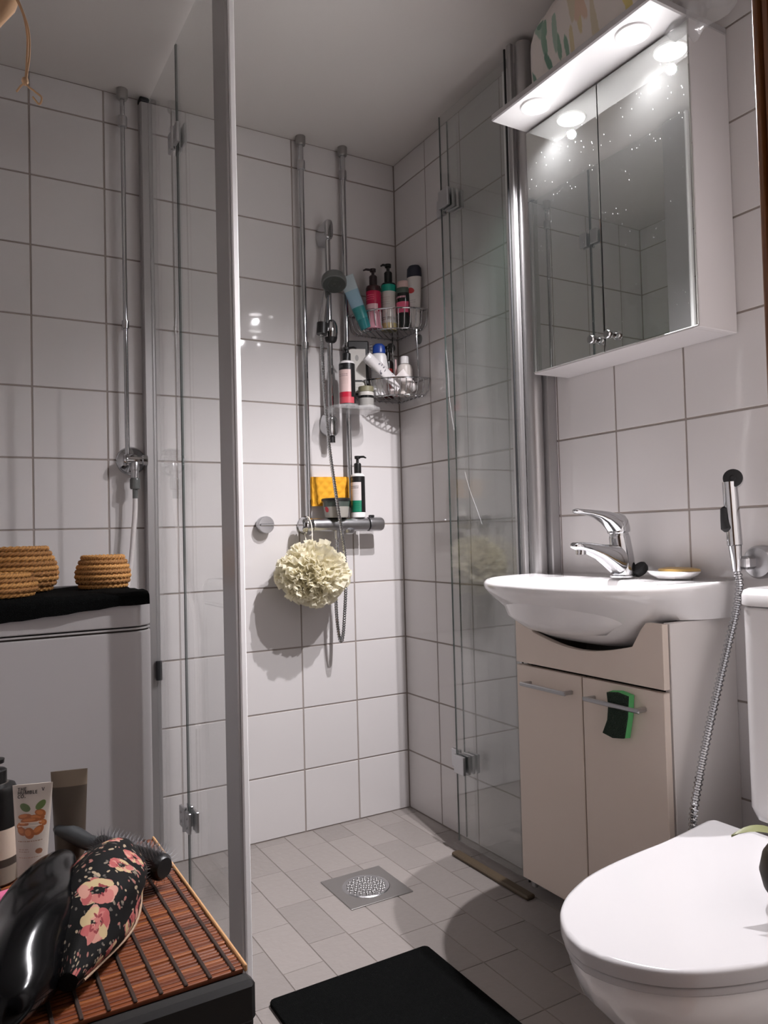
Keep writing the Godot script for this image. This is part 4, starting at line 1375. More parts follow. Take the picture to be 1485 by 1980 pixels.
# a squeeze tube: round at the cap end, flat at the crimp; built along +y with the cap at the bottom
func tube_mesh(r: float, L: float, wide := 1.25) -> MB:
	var m := MB.new()
	var rings := []
	for k in 13:
		var t := k / 12.0
		var a := lerpf(r, r * wide, t)
		var b := lerpf(r, 0.0012, pow(t, 1.3))
		if t > 0.93: b = 0.0012
		var ring := PackedVector3Array()
		for j in 28:
			var ph := -TAU * j / 28
			ring.append(Vector3(cos(ph) * a, L * t, sin(ph) * b))
		rings.append(ring)
	m.loft(rings)
	return m

func squeeze_tube(label: String, at: Vector3, basis: Basis, r: float, L: float, cap: float, body: Material, capm: Material, category := "tube", group := "", wide := 1.25) -> Node3D:
	var t := thing("squeeze_tube", label, category, at, 0.0, group)
	t.basis = basis
	var m := tube_mesh(r, L, wide)
	m.T = Transform3D.IDENTITY
	var o := obj("body", m, body, t)
	o.position.y = cap
	m = MB.new()
	m.lathe([Vector2(0, 0), Vector2(r * 0.84, 0), Vector2(r * 0.9, 0.002), Vector2(r * 0.95, cap), Vector2(0, cap)], 24)
	obj("cap", m, capm, t)
	return t

# ------------------------------------------------------------------ corner shelf and its bottles
func wire(m: MB, pts: Array, r := 0.0023) -> void:
	m.tube(PackedVector3Array(pts), r, 8)

func caddy() -> void:
	var c := thing("corner_shelf", "two-tier chrome wire corner shelf full of bottles in the shower corner", "shelf", Vector3(-0.1, 1.43, 0.1))
	var R := 0.198
	for q in [[1.655, 1.716], [1.43, 1.483]]:
		var y0: float = q[0]
		var y1: float = q[1]
		var m := MB.new()
		var rim := PackedVector3Array([Vector3(-R - 0.004, y1, 0.008)])
		rim.append_array(arc(Vector3(-0.004, y1, 0.004), R, 180, 90, 22))
		rim.append(Vector3(-0.008, y1, R + 0.004))
		rim.append_array(PackedVector3Array([Vector3(-0.008, y1, 0.02), Vector3(-0.02, y1, 0.008), Vector3(-R - 0.004, y1, 0.008)]))
		m.tube(rim, 0.003, 8)
		wobj("rim", m, M.chrome, c)
		m = MB.new()
		var low := arc(Vector3(-0.006, y0, 0.006), R - 0.03, 180, 90, 20)
		low.append_array(PackedVector3Array([Vector3(-0.008, y0, 0.02), Vector3(-0.02, y0, 0.008), low[0]]))
		m.tube(low, 0.0023, 8)
		var n := 15
		for k in n + 1:
			var a := deg_to_rad(lerpf(180, 90, float(k) / n))
			var d := Vector3(cos(a), 0, sin(a))
			wire(m, [Vector3(-0.004, y1, 0.004) + d * R, Vector3(-0.005, y0 + 0.012, 0.005) + d * (R - 0.012), Vector3(-0.006, y0, 0.006) + d * (R - 0.03)], 0.0018)
		# floor wires run diagonally towards the room
		for k in range(-7, 8):
			var off := k * 0.0185
			var along := Vector3(-0.7071, 0, 0.7071)
			var side := Vector3(-0.7071, 0, -0.7071)
			var p0 := Vector3(-0.006, y0 - 0.003, 0.006) + side * 0.0
			var rr := R - 0.03
			var x := off
			var far := sqrt(maxf(rr * rr - x * x, 0.0))
			var near := absf(x)
			if far - near < 0.01: continue
			wire(m, [p0 + side * x + along * near, p0 + side * x + along * far], 0.002)
		wobj("basket_wires", m, M.chrome, c, 60)
	var m2 := MB.new()
	wire(m2, [Vector3(-0.012, 1.483, 0.15), Vector3(-0.012, 1.655, 0.142), Vector3(-0.012, 1.716, 0.142)], 0.0025)
	wire(m2, [Vector3(-0.03, 1.483, 0.012), Vector3(-0.03, 1.655, 0.012), Vector3(-0.03, 1.716, 0.012)], 0.0025)
	wobj("upright", m2, M.chrome, c)
	for q in [[Vector3(0, 1.628, 0.142), Vector3(-1, 0, 0)], [Vector3(-0.03, 1.628, 0), Vector3(0, 0, 1)]]:
		m2 = MB.new()
		m2.T = axis_T(q[0], q[1])
		m2.lathe([Vector2(0, 0), Vector2(0.017, 0), Vector2(0.016, 0.004), Vector2(0.008, 0.008), Vector2(0.008, 0.012), Vector2(0, 0.0135)], 22)
		wobj("suction_cup", m2, M.grey_plastic, c)

	# soap tray of clear plastic on the shower rail
	var tr := thing("soap_tray", "clear plastic soap tray fixed to the shower rail under the lower wire shelf", "soap tray", Vector3(-0.24, 1.383, 0.1))
	var m := MB.new()
	m.prism(rounded_rect(-0.328, -0.155, 0.045, 0.15, [0.02, 0.02, 0.03, 0.03], 6), 1.372, 1.385, 0.003)
	for x in [-0.262, -0.192]:
		m.lathe([Vector2(0.034, 1.385), Vector2(0.034, 1.392), Vector2(0.031, 1.392), Vector2(0.031, 1.385)], 30, Vector3(x, 0, 0.1))
	wobj("tray", m, M.clear, tr)
	m = MB.new()
	m.box(Vector3(-0.298, 1.376, 0.05), Vector3(0.028, 0.024, 0.026), 0.004)
	wobj("rail_clamp", m, M.clear, tr)

	var G := "bottles and tubes on the corner shelf"
	# black bottle with red foot on the tray
	var im := new_img(256, 256, rgb8(18, 17, 18))
	im.fill_rect(Rect2i(0, 0, 256, 18), rgb8(216, 212, 212))
	im.fill_rect(Rect2i(42, 54, 112, 130), rgb8(206, 180, 176))
	im.fill_rect(Rect2i(42, 178, 112, 30), rgb8(178, 24, 52))
	im.fill_rect(Rect2i(24, 206, 150, 34), rgb8(186, 74, 84))
	fill_ellipse(im, 138, 142, 12, 22, 20, rgb8(196, 112, 96))
	print_lines(im, 60, 78, 60, 2, 9, rgb8(120, 100, 98), 3)
	print_lines(im, 58, 106, 50, 4, 8, rgb8(176, 150, 146), 1)
	print_lines(im, 84, 32, 60, 2, 7, rgb8(140, 136, 136), 2)
	pump_bottle("black pump bottle with pale label and red band on the clear soap tray", Vector3(-0.262, 1.3855, 0.1), 0.0265, 0.152, 0.046, tex_mat(im, 0.35), rgb8(18, 18, 18), -30.0, 1.0)
	var jr := thing("jar", "small glass jar with black rim and pale label on the clear soap tray", "jar", Vector3(-0.192, 1.3855, 0.1), -30.0)
	var ji := new_img(128, 64, rgb8(150, 148, 144))
	ji.fill_rect(Rect2i(0, 0, 128, 16), rgb8(190, 186, 180))
	ji.fill_rect(Rect2i(0, 16, 128, 10), rgb8(24, 24, 24))
	m = MB.new()
	m.lathe([Vector2(0, 0), Vector2(0.024, 0), Vector2(0.026, 0.004), Vector2(0.026, 0.05), Vector2(0.024, 0.054)], 28)
	obj("body", m, tex_mat(ji, 0.2), jr)
	m = MB.new()
	m.lathe([Vector2(0.024, 0.054), Vector2(0.026, 0.054), Vector2(0.026, 0.07), Vector2(0.024, 0.072), Vector2(0, 0.072)], 28)
	obj("lid", m, std(rgb8(120, 116, 92), 0.4), jr)

	# upper shelf
	im = new_img(128, 256, rgb8(138, 168, 184))
	im.fill_rect(Rect2i(0, 0, 128, 70), rgb8(44, 128, 128))
	im.fill_rect(Rect2i(0, 170, 128, 86), rgb8(176, 190, 194))
	im.fill_rect(Rect2i(30, 90, 40, 80), rgb8(124, 152, 182))
	var tb := Basis(Vector3(-0.56, 0.83, 0.0), Vector3(-0.37, 0.92, 0.10).normalized(), Vector3(0, 0, 1))
	tb = lean(Vector3(-0.37, 0.92, -0.05), -25.0)
	squeeze_tube("pale blue squeeze tube leaning left against the pipe on the upper wire shelf", Vector3(-0.176, 1.659, 0.085), tb, 0.021, 0.15, 0.035, tex_mat(im, 0.3), std(rgb8(40, 120, 124), 0.2), "tube", G)
	im = new_img(256, 256, rgb8(176, 26, 66))
	im.fill_rect(Rect2i(0, 0, 256, 40), rgb8(58, 30, 34))
	im.fill_rect(Rect2i(40, 116, 130, 80), rgb8(216, 176, 180))
	im.fill_rect(Rect2i(0, 160, 256, 96), rgb8(212, 150, 164))
	print_lines(im, 62, 64, 60, 3, 12, rgb8(222, 112, 132), 3)
	print_lines(im, 60, 144, 60, 1, 8, rgb8(70, 40, 50), 3)
	pump_bottle("crimson and pink pump bottle on the upper wire shelf", Vector3(-0.147, 1.659, 0.088), 0.026, 0.15, 0.058, tex_mat(im, 0.22), rgb8(34, 20, 22), -30.0, -1.0, G)
	im = new_img(256, 256, rgb8(204, 200, 194))
	im.fill_rect(Rect2i(0, 0, 256, 16), rgb8(24, 34, 34))
	im.fill_rect(Rect2i(0, 16, 256, 36), rgb8(26, 148, 128))
	im.fill_rect(Rect2i(0, 220, 256, 36), rgb8(196, 178, 130))
	fill_ellipse(im, 150, 90, 16, 30, 10, rgb8(176, 60, 76))
	fill_ellipse(im, 156, 130, 10, 16, 30, rgb8(196, 110, 120))
	print_lines(im, 60, 84, 50, 4, 12, rgb8(160, 156, 152), 2)
	print_lines(im, 60, 190, 60, 2, 10, rgb8(90, 86, 84), 3)
	pump_bottle("white pump bottle with teal band on the upper wire shelf", Vector3(-0.089, 1.659, 0.092), 0.0265, 0.166, 0.066, tex_mat(im, 0.22), rgb8(16, 18, 17), -30.0, -0.75, G)
	im = new_img(256, 128, rgb8(34, 38, 36))
	im.fill_rect(Rect2i(0, 0, 256, 18), rgb8(80, 92, 84))
	im.fill_rect(Rect2i(40, 46, 110, 34), rgb8(212, 92, 122))
	print_lines(im, 56, 28, 70, 1, 10, rgb8(206, 150, 164), 6)
	fill_ellipse(im, 26, 60, 12, 30, 0, rgb8(120, 28, 50))
	var sj := thing("scrub_jar", "dark tapered jar with pale pink cap and pink label on the upper wire shelf", "jar", Vector3(-0.055, 1.659, 0.135), -30.0, G)
	m = MB.new()
	m.lathe([Vector2(0, 0), Vector2(0.017, 0), Vector2(0.019, 0.003), Vector2(0.0265, 0.08), Vector2(0.0265, 0.13), Vector2(0.024, 0.138), Vector2(0, 0.138)], 30)
	obj("body", m, tex_mat(im, 0.15), sj)
	m = MB.new()
	m.lathe([Vector2(0, 0.138), Vector2(0.023, 0.138), Vector2(0.023, 0.156), Vector2(0.019, 0.162), Vector2(0, 0.163)], 28)
	obj("cap", m, std(rgb8(206, 176, 172), 0.4), sj)
	im = new_img(128, 256, rgb8(206, 202, 198))
	fill_ellipse(im, 40, 70, 12, 16, 30, rgb8(186, 52, 56))
	print_lines(im, 24, 120, 30, 2, 10, rgb8(150, 150, 150), 2)
	var nt := thing("squeeze_tube", "white tube with dark navy cap standing at the right end of the upper wire shelf", "tube", Vector3(-0.032, 1.659, 0.168), -55.0, G)
	m = MB.new()
	m.T = Transform3D(Basis.from_scale(Vector3(1, 1, 0.7)), Vector3.ZERO)
	m.lathe([Vector2(0, 0), Vector2(0.012, 0), Vector2(0.015, 0.01), Vector2(0.021, 0.09), Vector2(0.025, 0.17), Vector2(0, 0.171)], 28)
	obj("body", m, tex_mat(im, 0.3), nt)
	m = MB.new()
	m.T = Transform3D(Basis.from_scale(Vector3(1, 1, 0.7)), Vector3.ZERO)
	m.lathe([Vector2(0, 0.171), Vector2(0.0255, 0.171), Vector2(0.0265, 0.176), Vector2(0.025, 0.2), Vector2(0.018, 0.21), Vector2(0, 0.212)], 28)
	obj("cap", m, std(rgb8(24, 28, 44), 0.4), nt)

	# lower shelf
	var bb := thing("black_bottle", "black rectangular bottle with large pale label on the lower wire shelf", "bottle", Vector3(-0.195, 1.434, 0.055), -22.0, G)
	m = MB.new()
	m.box(Vector3(0, 0.093, 0), Vector3(0.072, 0.186, 0.03), 0.004)
	obj("body", m, M.black, bb)
	m = MB.new()
	m.box(Vector3(-0.004, 0.082, 0.0155), Vector3(0.056, 0.15, 0.0012), 0.0003)
	var li := new_img(128, 256, rgb8(196, 192, 186))
	fill_ellipse(li, 60, 52, 14, 18, 0, rgb8(150, 148, 144))
	li.fill_rect(Rect2i(0, 180, 128, 12), rgb8(28, 27, 27))
	print_lines(li, 20, 204, 80, 4, 10, rgb8(120, 116, 112), 2)
	obj("label_sticker", m, tex_mat(li, 0.4), bb)
	var wb := thing("shampoo_bottle", "white bottle with bright blue cap in the middle of the lower wire shelf", "bottle", Vector3(-0.125, 1.434, 0.078), -28.0, G)
	m = MB.new()
	m.T = Transform3D(Basis.from_scale(Vector3(1.05, 1, 0.62)), Vector3.ZERO)
	m.lathe([Vector2(0, 0), Vector2(0.022, 0), Vector2(0.027, 0.004), Vector2(0.0295, 0.05), Vector2(0.0285, 0.1), Vector2(0.024, 0.138), Vector2(0.02, 0.146), Vector2(0, 0.147)], 32)
	obj("body", m, M.white, wb)
	m = MB.new()
	m.T = Transform3D(Basis.from_scale(Vector3(1.05, 1, 0.62)), Vector3.ZERO)
	m.lathe([Vector2(0, 0.147), Vector2(0.0205, 0.147), Vector2(0.0215, 0.15), Vector2(0.0195, 0.172), Vector2(0.012, 0.18), Vector2(0, 0.181)], 30)
	obj("cap", m, std(rgb8(30, 66, 150), 0.3), wb)
	im = new_img(128, 128, rgb8(70, 20, 18))
	im.fill_rect(Rect2i(0, 30, 128, 60), rgb8(140, 34, 34))
	im.fill_rect(Rect2i(0, 0, 128, 30), rgb8(30, 20, 20))
	pump_bottle("dark red pump bottle half hidden behind the white bottle with blue cap", Vector3(-0.072, 1.434, 0.045), 0.02, 0.135, 0.05, tex_mat(im, 0.25), rgb8(18, 18, 18), -30.0, -0.6, G)
	im = new_img(128, 256, rgb8(214, 210, 210))
	var r4 := RandomNumberGenerator.new()
	r4.seed = 9
	for k in 46:
		fill_ellipse(im, r4.randi_range(6, 122), r4.randi_range(40, 180), r4.randf_range(2, 9), r4.randf_range(2, 6), r4.randf() * 180, rgb8(132, 130, 138) if k % 3 else rgb8(96, 94, 102))
	fill_ellipse(im, 28, 226, 12, 8, 0, rgb8(20, 20, 22))
	squeeze_tube("white squeeze tube with grey print lying slanted across the lower wire shelf", Vector3(-0.198, 1.556, 0.118), lean(Vector3(0.13, -0.105, 0.02), 25.0), 0.0195, 0.142, 0.012, tex_mat(im, 0.3), M.white, "tube", G)
	im = new_img(128, 256, rgb8(206, 186, 184))
	for k in 8: im.fill_rect(Rect2i(k * 16, 0, 6, 90), rgb8(196, 126, 128))
	squeeze_tube("pinkish tube with striped end standing in the lower wire shelf", Vector3(-0.1, 1.438, 0.13), lean(Vector3(0.1, 0.5, -0.35), -25.0), 0.016, 0.07, 0.012, tex_mat(im, 0.35), std(rgb8(212, 200, 198), 0.4), "tube", G)
	squeeze_tube("plain white tube lying tilted at the front of the lower wire shelf", Vector3(-0.036, 1.45, 0.163), lean(Vector3(-0.55, 0.5, -0.05), -35.0), 0.0145, 0.065, 0.014, std(rgb8(214, 206, 204), 0.35), std(rgb8(222, 218, 216), 0.4), "tube", G)
	var wh := thing("white_bottle", "small plain white bottle with white screw cap on the lower wire shelf, right", "bottle", Vector3(-0.048, 1.434, 0.118), -30.0, G)
	m = MB.new()
	m.lathe([Vector2(0, 0), Vector2(0.024, 0), Vector2(0.0265, 0.003), Vector2(0.0265, 0.09), Vector2(0.022, 0.104), Vector2(0.012, 0.11), Vector2(0, 0.11)], 30)
	obj("body", m, std(rgb8(214, 206, 200), 0.35), wh)
	m = MB.new()
	m.lathe([Vector2(0, 0.11), Vector2(0.0145, 0.11), Vector2(0.0145, 0.132), Vector2(0.0125, 0.135), Vector2(0, 0.1355)], 24)
	obj("cap", m, M.white, wh)
	var rz := thing("razor", "thin pale pink razor handle sticking up from the lower wire shelf", "razor", Vector3(-0.062, 1.436, 0.085), 0.0, G)
	m = MB.new()
	m.tube(PackedVector3Array([Vector3(0, 0, 0), Vector3(-0.003, 0.06, 0.003), Vector3(-0.004, 0.128, 0.004)]), [0.004, 0.0048, 0.003], 10)
	obj("handle", m, std(rgb8(214, 178, 178), 0.4), rz)

func lean(dir: Vector3, face_deg: float) -> Basis:
	var y := dir.normalized()
	var f := Vector3(sin(deg_to_rad(face_deg)), 0, cos(deg_to_rad(face_deg)))
	var x := y.cross(f).normalized()
	return Basis(x, y, x.cross(y))

# ------------------------------------------------------------------ foreground
func floral() -> StandardMaterial3D:
	var im := new_img(512, 512, rgb8(12, 11, 11))
	var r := RandomNumberGenerator.new()
	r.seed = 33
	for k in 620:
		var x := r.randf() * 512
		var y := r.randf() * 512
		fill_ellipse(im, x, y, r.randf_range(2, 8), r.randf_range(1.5, 4), r.randf() * 180, [rgb8(196, 180, 150), rgb8(150, 140, 124), rgb8(176, 120, 110), rgb8(112, 108, 100)][k % 4])
	for k in 36:
		var x := 30 + (k % 4) * 130 + r.randf_range(-40, 40)
		var y := 20 + (k / 4) * 60 + r.randf_range(-40, 40)
		var s := r.randf_range(20, 46)
		for j in 16:
			var a := r.randf() * TAU
			fill_ellipse(im, x + cos(a) * s * 0.7, y + sin(a) * s * 0.6, s * 0.45, s * 0.28, r.randf() * 180, [rgb8(206, 130, 122), rgb8(192, 104, 102), rgb8(222, 168, 150), rgb8(214, 194, 148)][(j + k * 3) % 4])
		for j in 8:
			var a := r.randf() * TAU
			fill_ellipse(im, x + cos(a) * s * 0.4, y + sin(a) * s * 0.4, s * 0.16, s * 0.06, r.randf() * 180, rgb8(150, 66, 70))
	var m := tex_mat(im, 0.8, 0.3)
	m.albedo_color = rgb8(205, 200, 200)
	return m

func foreground() -> void:
	var yt := 0.4497
	# white tube with almond picture
	var im := new_img(256, 512, rgb8(176, 166, 156))
	# tube UV: u runs round (front half about u 0.5-1), v from cap (0) to crimp (1)
	var cx := 192.0
	for q in [[-22, 340, 22, 14, 20], [16, 330, 26, 15, -30], [-4, 318, 30, 13, 5], [26, 352, 16, 22, 20], [-26, 300, 18, 11, -10], [-30, 262, 16, 24, 15], [-6, 250, 15, 30, 5], [22, 262, 16, 26, -15], [36, 300, 14, 18, 20], [-40, 288, 12, 14, 0]]:
		fill_ellipse(im, cx + q[0] * 0.8, q[1], q[2] * 0.8, q[3], q[4], rgb8(146, 84, 44))
		fill_ellipse(im, cx + q[0] * 0.8 - 3, q[1] + 3, q[2] * 0.5, q[3] * 0.6, q[4], rgb8(176, 108, 60))
	fill_ellipse(im, cx - 16, 388, 11, 24, 15, rgb8(78, 96, 52))
	fill_ellipse(im, cx + 20, 396, 11, 26, -15, rgb8(88, 106, 58))
	im.fill_rect(Rect2i(int(cx) - 30, 306, 54, 3), rgb8(222, 206, 190))
	im.fill_rect(Rect2i(int(cx) - 36, 288, 62, 3), rgb8(222, 206, 190))
	print_lines(im, int(cx) - 36, 206, 66, 1, 8, rgb8(124, 92, 70), 4)
	fill_ellipse(im, cx + 22, 150, 10, 15, 10, rgb8(128, 84, 60))
	print_lines(im, int(cx) - 34, 150, 30, 2, 12, rgb8(150, 134, 122), 5)
	print_lines(im, int(cx) - 34, 120, 66, 1, 8, rgb8(150, 120, 100), 3)
	var ft := squeeze_tube("cream tube with almonds and green leaves printed, standing on the stool", Vector3(-1.307, yt, 1.045), lean(Vector3(0.02, 1, 0.0), -14.0), 0.0195, 0.134, 0.02, tex_mat(im, 0.45), std(rgb8(196, 186, 176), 0.4), "tube", "", 1.42)
	ft.name = numbered("toothpaste_tube")
	var sf := SystemFont.new()
	sf.font_names = PackedStringArray(["Droid Sans"])
	sf.font_weight = 700
	var k := 0
	for w in ["THE", "HUMBLE", "CO.", "V"]:
		var tm := TextMesh.new()
		tm.text = w
		tm.font = sf
		tm.font_size = 32
		tm.pixel_size = 0.00021
		tm.depth = 0.0004
		tm.horizontal_alignment = HORIZONTAL_ALIGNMENT_LEFT
		var o := obj("lettering", tm, std(rgb8(30, 26, 24), 0.5), ft)
		if k < 3: o.position = Vector3(-0.02, 0.1485 - k * 0.0052, 0.0052 - k * -0.0004)
		else: o.position = Vector3(0.013, 0.1465, 0.0054)
		o.rotation.x = -0.12
		k += 1
	# grey-brown tube behind
	im = new_img(64, 128, rgb8(108, 95, 80))
	im.fill_rect(Rect2i(0, 0, 64, 104), rgb8(62, 52, 42))
	squeeze_tube("matt grey-brown tube standing behind the almond tube on the stool", Vector3(-1.246, yt, 0.99), lean(Vector3(0.0, 1, 0.0), -14.0), 0.022, 0.13, 0.02, tex_mat(im, 0.55), std(rgb8(80, 70, 58), 0.5))
	# black pump bottle at the left edge
	im = new_img(256, 256, rgb8(18, 17, 17))
	im.fill_rect(Rect2i(0, 112, 256, 76), rgb8(190, 172, 156))
	im.fill_rect(Rect2i(0, 188, 256, 20), rgb8(60, 52, 46))
	im.fill_rect(Rect2i(0, 208, 256, 48), rgb8(130, 118, 106))
	pump_bottle("black pump bottle with beige label at the left edge of the stool", Vector3(-1.35, yt, 0.985), 0.03, 0.148, 0.036, tex_mat(im, 0.4), rgb8(20, 19, 19), -14.0, -0.8)
	# pink hair clip
	var m := MB.new()
	m.sweep(PackedVector3Array([Vector3(-1.4, yt + 0.014, 1.135), Vector3(-1.365, yt + 0.03, 1.135), Vector3(-1.335, yt + 0.034, 1.13), Vector3(-1.312, yt + 0.026, 1.125)]), [Vector2(0.008, 0.012), Vector2(0.011, 0.011), Vector2(0.01, 0.008), Vector2(0.003, 0.003)], Vector3.UP, 16)
	tag(obj("hair_clip", m, std(rgb8(206, 104, 140), 0.4), null, 60), "pink hair clip lying behind the black bag on the stool", "hair clip")
	# floral pouch
	var fm := floral()
	var pc := thing("floral_pouch", "black fabric pouch with pink rose print bulging on the bamboo stool", "pouch", Vector3(-1.215, yt, 1.23))
	var a0 := Vector3(-1.302, yt + 0.028, 1.385)
	var a1 := Vector3(-1.196, yt + 0.056, 1.125)
	var ax := (a1 - a0)
	var L := ax.length()
	ax = ax.normalized()
	var up := (Vector3.UP - ax * ax.y).normalized()
	var sd := ax.cross(up)
	var rings := []
	for i in 23:
		var t := i / 22.0
		var w := pow(sin(PI * clampf(0.03 + 0.94 * pow(t, 1.15), 0.0, 1.0)), 0.55)
		var c := a0 + ax * L * t
		var ring := PackedVector3Array()
		for j in 36:
			var ph := -TAU * j / 36
			var hh := 0.054 * w * (0.75 + 0.35 * t)
			var ww := 0.056 * w * (0.7 + 0.4 * t)
			var p := c + sd * cos(ph) * ww + up * sin(ph) * hh
			p += (sd * cos(ph) + up * sin(ph)) * 0.0025 * sin(ph * 5.0 + t * 9.0) * w
			p.y = maxf(p.y, yt + 0.001)
			ring.append(p)
		rings.append(ring)
	m = MB.new()
	m.loft(rings)
	wobj("shell", m, fm, pc, 70)
	m = MB.new()
	var seam := []
	for i in range(1, 22): seam.append(rings[i][3] + (rings[i][3] - (a0 + ax * L * i / 22.0)).normalized() * 0.001)
	m.tube(PackedVector3Array(seam), 0.0016, 8)
	wobj("piping", m, std(rgb8(150, 126, 104), 0.8), pc)
	# second floral piece at the left edge
	m = MB.new()
	m.T = Transform3D(Basis.from_scale(Vector3(0.05, 0.032, 0.055)), Vector3(-1.394, yt + 0.036, 1.245))
	m.lathe([Vector2(0, -1), Vector2(0.5, -0.87), Vector2(0.87, -0.5), Vector2(1, 0), Vector2(0.87, 0.5), Vector2(0.5, 0.87), Vector2(0, 1)], 28)
	tag(obj("headband", m, fm, null, 70), "rose-printed fabric bundle at the left edge of the stool", "headband")
	# glossy black bag
	m = MB.new()
	var g := []
	var b0 := Vector3(-1.372, yt + 0.034, 1.43)
	var b1 := Vector3(-1.272, yt + 0.052, 1.11)
	for i in 19:
		var t := i / 18.0
		var w := pow(sin(PI * clampf(0.03 + 0.94 * t, 0.0, 1.0)), 0.5)
		var ring := PackedVector3Array()
		for j in 30:
			var ph := -TAU * j / 30
			var p := b0.lerp(b1, t) + Vector3(0.95, 0, 0.3) * cos(ph) * lerpf(0.056, 0.046, t) * w + Vector3.UP * sin(ph) * 0.054 * w
			p += Vector3(cos(ph), sin(ph), 0) * 0.003 * sin(ph * 3.0 + t * 12.0)
			p.y = maxf(p.y, yt + 0.001)
			ring.append(p)
		g.append(ring)
	m.loft(g)
	tag(obj("toiletry_bag", m, M.gloss_black, null, 70), "glossy black toiletry bag slumped beside the floral pouch on the stool", "bag")
	# round hair brush
	var hb := thing("hair_brush", "black round hair brush with grey bristles behind the floral pouch", "hair brush", Vector3(-1.2, yt + 0.034, 1.05))
	var h0 := Vector3(-1.212, yt + 0.036, 1.035)
	var h1 := Vector3(-1.141, yt + 0.034, 1.165)
	m = MB.new()
	m.tube(PackedVector3Array([h0, h0.lerp(h1, 0.04), h0.lerp(h1, 0.96), h1]), [0.012, 0.019, 0.019, 0.014], 20)
	wobj("barrel", m, M.black, hb)
	m = MB.new()
	m.sweep(PackedVector3Array([h0 + Vector3(0.01, 0.0, 0.01), h0 + Vector3(-0.012, 0.006, -0.012), h0 + Vector3(-0.034, 0.02, -0.03), h0 + Vector3(-0.05, 0.026, -0.042), h0 + Vector3(-0.056, 0.027, -0.046)]),
		[Vector2(0.013, 0.013), Vector2(0.012, 0.012), Vector2(0.016, 0.012), Vector2(0.014, 0.009), Vector2(0.006, 0.004)], Vector3.UP, 18)
	wobj("handle", m, std(rgb8(34, 36, 38), 0.5), hb)
	m = MB.new()
	var bx := (h1 - h0).normalized()
	var bu := (Vector3.UP - bx * bx.y).normalized()
	var bs := bx.cross(bu)
	var r5 := RandomNumberGenerator.new()
	r5.seed = 4
	for i in 34:
		for j in 26:
			var ph := TAU * (j + 0.5 * (i % 2)) / 26
			var d := bu * cos(ph) + bs * sin(ph)
			var p := h0.lerp(h1, 0.06 + 0.88 * i / 33.0) + d * 0.018
			var e := p + (d + bx * r5.randfn(0, 0.08) + bs * r5.randfn(0, 0.08)) * 0.017
			if e.y < yt + 0.001: continue
			var s := bx * 0.0006
			var s2 := bx.cross(d) * 0.0006
			m.tri(p - s, p + s2, e); m.tri(p + s2, p + s, e); m.tri(p + s, p - s, e)
	wobj("bristles", m, std(rgb8(136, 136, 138), 0.6), hb, 20).set_meta("kind", "stuff")

	# things above: package on the mirror cabinet, clear plastic, hanging cotton bag
	im = new_img(256, 256, rgb8(212, 204, 198))
	var r6 := RandomNumberGenerator.new()
	r6.seed = 12
	for i in 26: fill_ellipse(im, 40 + r6.randf() * 110, 20 + r6.randf() * 90, r6.randf_range(6, 20), r6.randf_range(3, 8), r6.randf_range(-70, -20), [rgb8(120, 152, 132), rgb8(150, 172, 156), rgb8(98, 134, 116)][i % 3])
	for i in 30: fill_ellipse(im, 20 + r6.randf() * 190, 110 + r6.randf() * 120, r6.randf_range(6, 22), r6.randf_range(4, 10), r6.randf_range(-60, 0), [rgb8(200, 184, 146), rgb8(204, 176, 156), rgb8(206, 188, 120), rgb8(194, 182, 158)][i % 4])
	m = MB.new()
	var grid := []
	for i in 25:
		var row := PackedVector3Array()
		for j in 20:
			var t := i / 24.0
			var ph := -TAU * j / 20
			var cc := signf(cos(ph)) * pow(absf(cos(ph)), 0.5)
			var ss := signf(sin(ph)) * pow(absf(sin(ph)), 0.5)
			var w := pow(sin(PI * clampf(0.04 + 0.92 * t, 0, 1)), 0.22)
			row.append(Vector3(-0.082 + 0.068 * cc * w + 0.003 * sin(t * 40.0 + ph * 3.0), 2.13 + 0.128 * ss * w, 0.878 + 0.36 * t + 0.004 * sin(ph * 4.0)))
		grid.append(row)
	m.loft(grid)
	var pk := obj("tissue_package", m, tex_mat(im, 0.35), null, 60)
	tag(pk, "white plastic-wrapped package with green and yellow leaf print on the mirror cabinet", "package")
	m = MB.new()
	var sheet := []
	for i in 18:
		var row := PackedVector3Array()
		for j in 18:
			var u := i / 17.0
			var w := j / 17.0
			var z := lerpf(1.25, 1.49, u)
			var y := lerpf(2.13, 1.965 - 0.035 * sin(PI * u), w)
			row.append(Vector3(-0.1 - 0.03 * sin(w * 2.4) + 0.008 * sin(u * 19.0 + w * 7.0) + 0.006 * sin(w * 23.0 - u * 9.0), y, z))
		sheet.append(row)
	for i in 17:
		for j in 17:
			m.quad(sheet[i][j], sheet[i + 1][j], sheet[i + 1][j + 1], sheet[i][j + 1])
			var o := Vector3(0.0012, 0, 0)
			m.quad(sheet[i][j] + o, sheet[i][j + 1] + o, sheet[i + 1][j + 1] + o, sheet[i + 1][j] + o)
	tag(obj("plastic_bag", m, M.clear, null, 70), "crinkled clear plastic bag hanging off the right end of the mirror cabinet", "bag")

	var hg := thing("drawstring_bag", "cream cotton drawstring bag with knotted cords hanging at the top left corner", "bag", Vector3(-1.385, 1.47, 1.53))
	var cm := std(rgb8(214, 176, 138), 0.9)
	cm.backlight_enabled = true
	cm.backlight = Color(0.25, 0.2, 0.15)
	m = MB.new()
	var bg := []
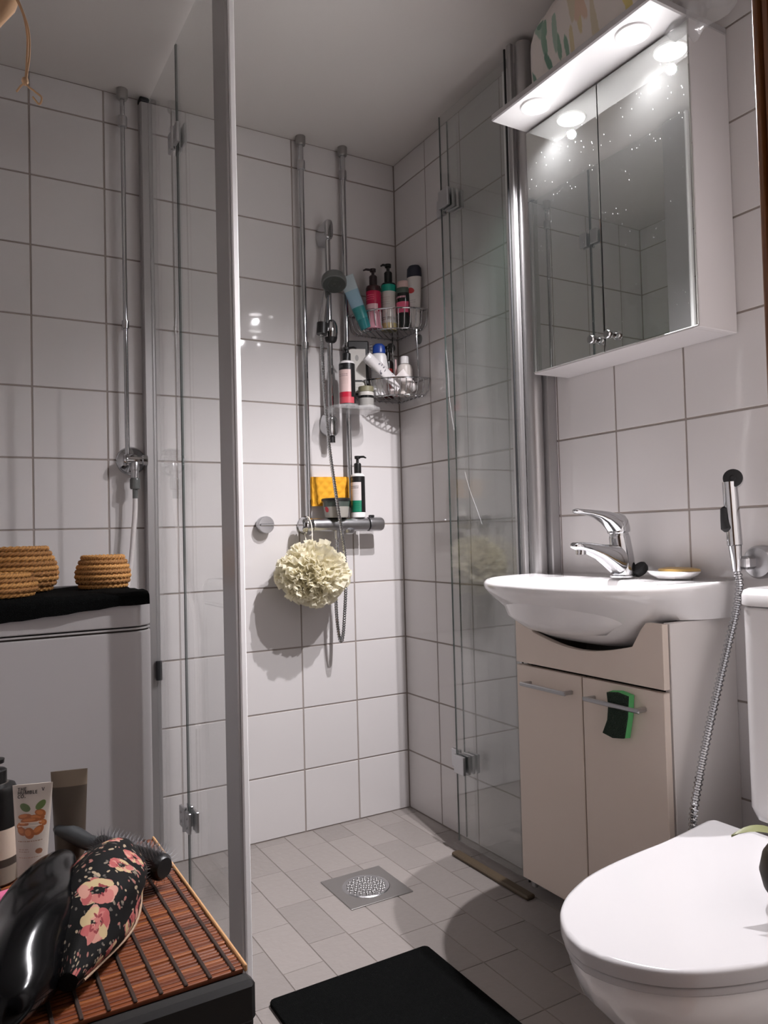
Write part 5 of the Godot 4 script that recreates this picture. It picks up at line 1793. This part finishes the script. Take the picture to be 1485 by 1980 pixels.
	for i in 14:
		var t := i / 13.0
		var row := PackedVector3Array()
		for j in 28:
			var ph := -TAU * j / 28
			var w: float = [0.004, 0.016, 0.024, 0.027, 0.028, 0.027, 0.025, 0.022, 0.02, 0.022, 0.026, 0.03, 0.03, 0.02][i]
			w *= 1.0 + 0.12 * sin(ph * 4.0 + t * 3.0) + (0.14 * sin(ph * 7.0) if t > 0.6 else 0.0)
			row.append(Vector3(-1.381 + cos(ph) * w, 1.436 + 0.16 * t + 0.004 * sin(ph * 2.0), 1.53 + sin(ph) * w))
		bg.append(row)
	bg.reverse()
	m.loft(bg)
	wobj("pouch", m, cm, hg, 70)
	m = MB.new()
	m.tube(spline([Vector3(-1.357, 1.47, 1.545), Vector3(-1.351, 1.454, 1.547), Vector3(-1.346, 1.435, 1.549), Vector3(-1.3455, 1.412, 1.548), Vector3(-1.348, 1.388, 1.545), Vector3(-1.342, 1.38, 1.548), Vector3(-1.336, 1.374, 1.551), Vector3(-1.338, 1.367, 1.551), Vector3(-1.343, 1.374, 1.548)], 8), 0.0009, 8)
	m.tube(spline([Vector3(-1.357, 1.468, 1.543), Vector3(-1.35, 1.45, 1.546), Vector3(-1.347, 1.43, 1.547), Vector3(-1.3475, 1.41, 1.546), Vector3(-1.349, 1.39, 1.5445), Vector3(-1.353, 1.384, 1.542), Vector3(-1.356, 1.379, 1.541)], 8), 0.0009, 8)
	wobj("cord", m, cm, hg)
	m = MB.new()
	m.T = Transform3D(Basis.from_scale(Vector3(0.0032, 0.0042, 0.0032)), Vector3(-1.349, 1.389, 1.5445))
	m.lathe([Vector2(0, -1), Vector2(0.6, -0.8), Vector2(1, -0.1), Vector2(0.8, 0.6), Vector2(0, 1)], 14)
	wobj("knot", m, cm, hg)
	m = MB.new()
	m.tube(PackedVector3Array([Vector3(-1.381, 1.59, 1.53), Vector3(-1.381, 1.9, 1.53), Vector3(-1.381, H - 0.005, 1.53)]), 0.0012, 8)
	wobj("hanging_cord", m, cm, hg)
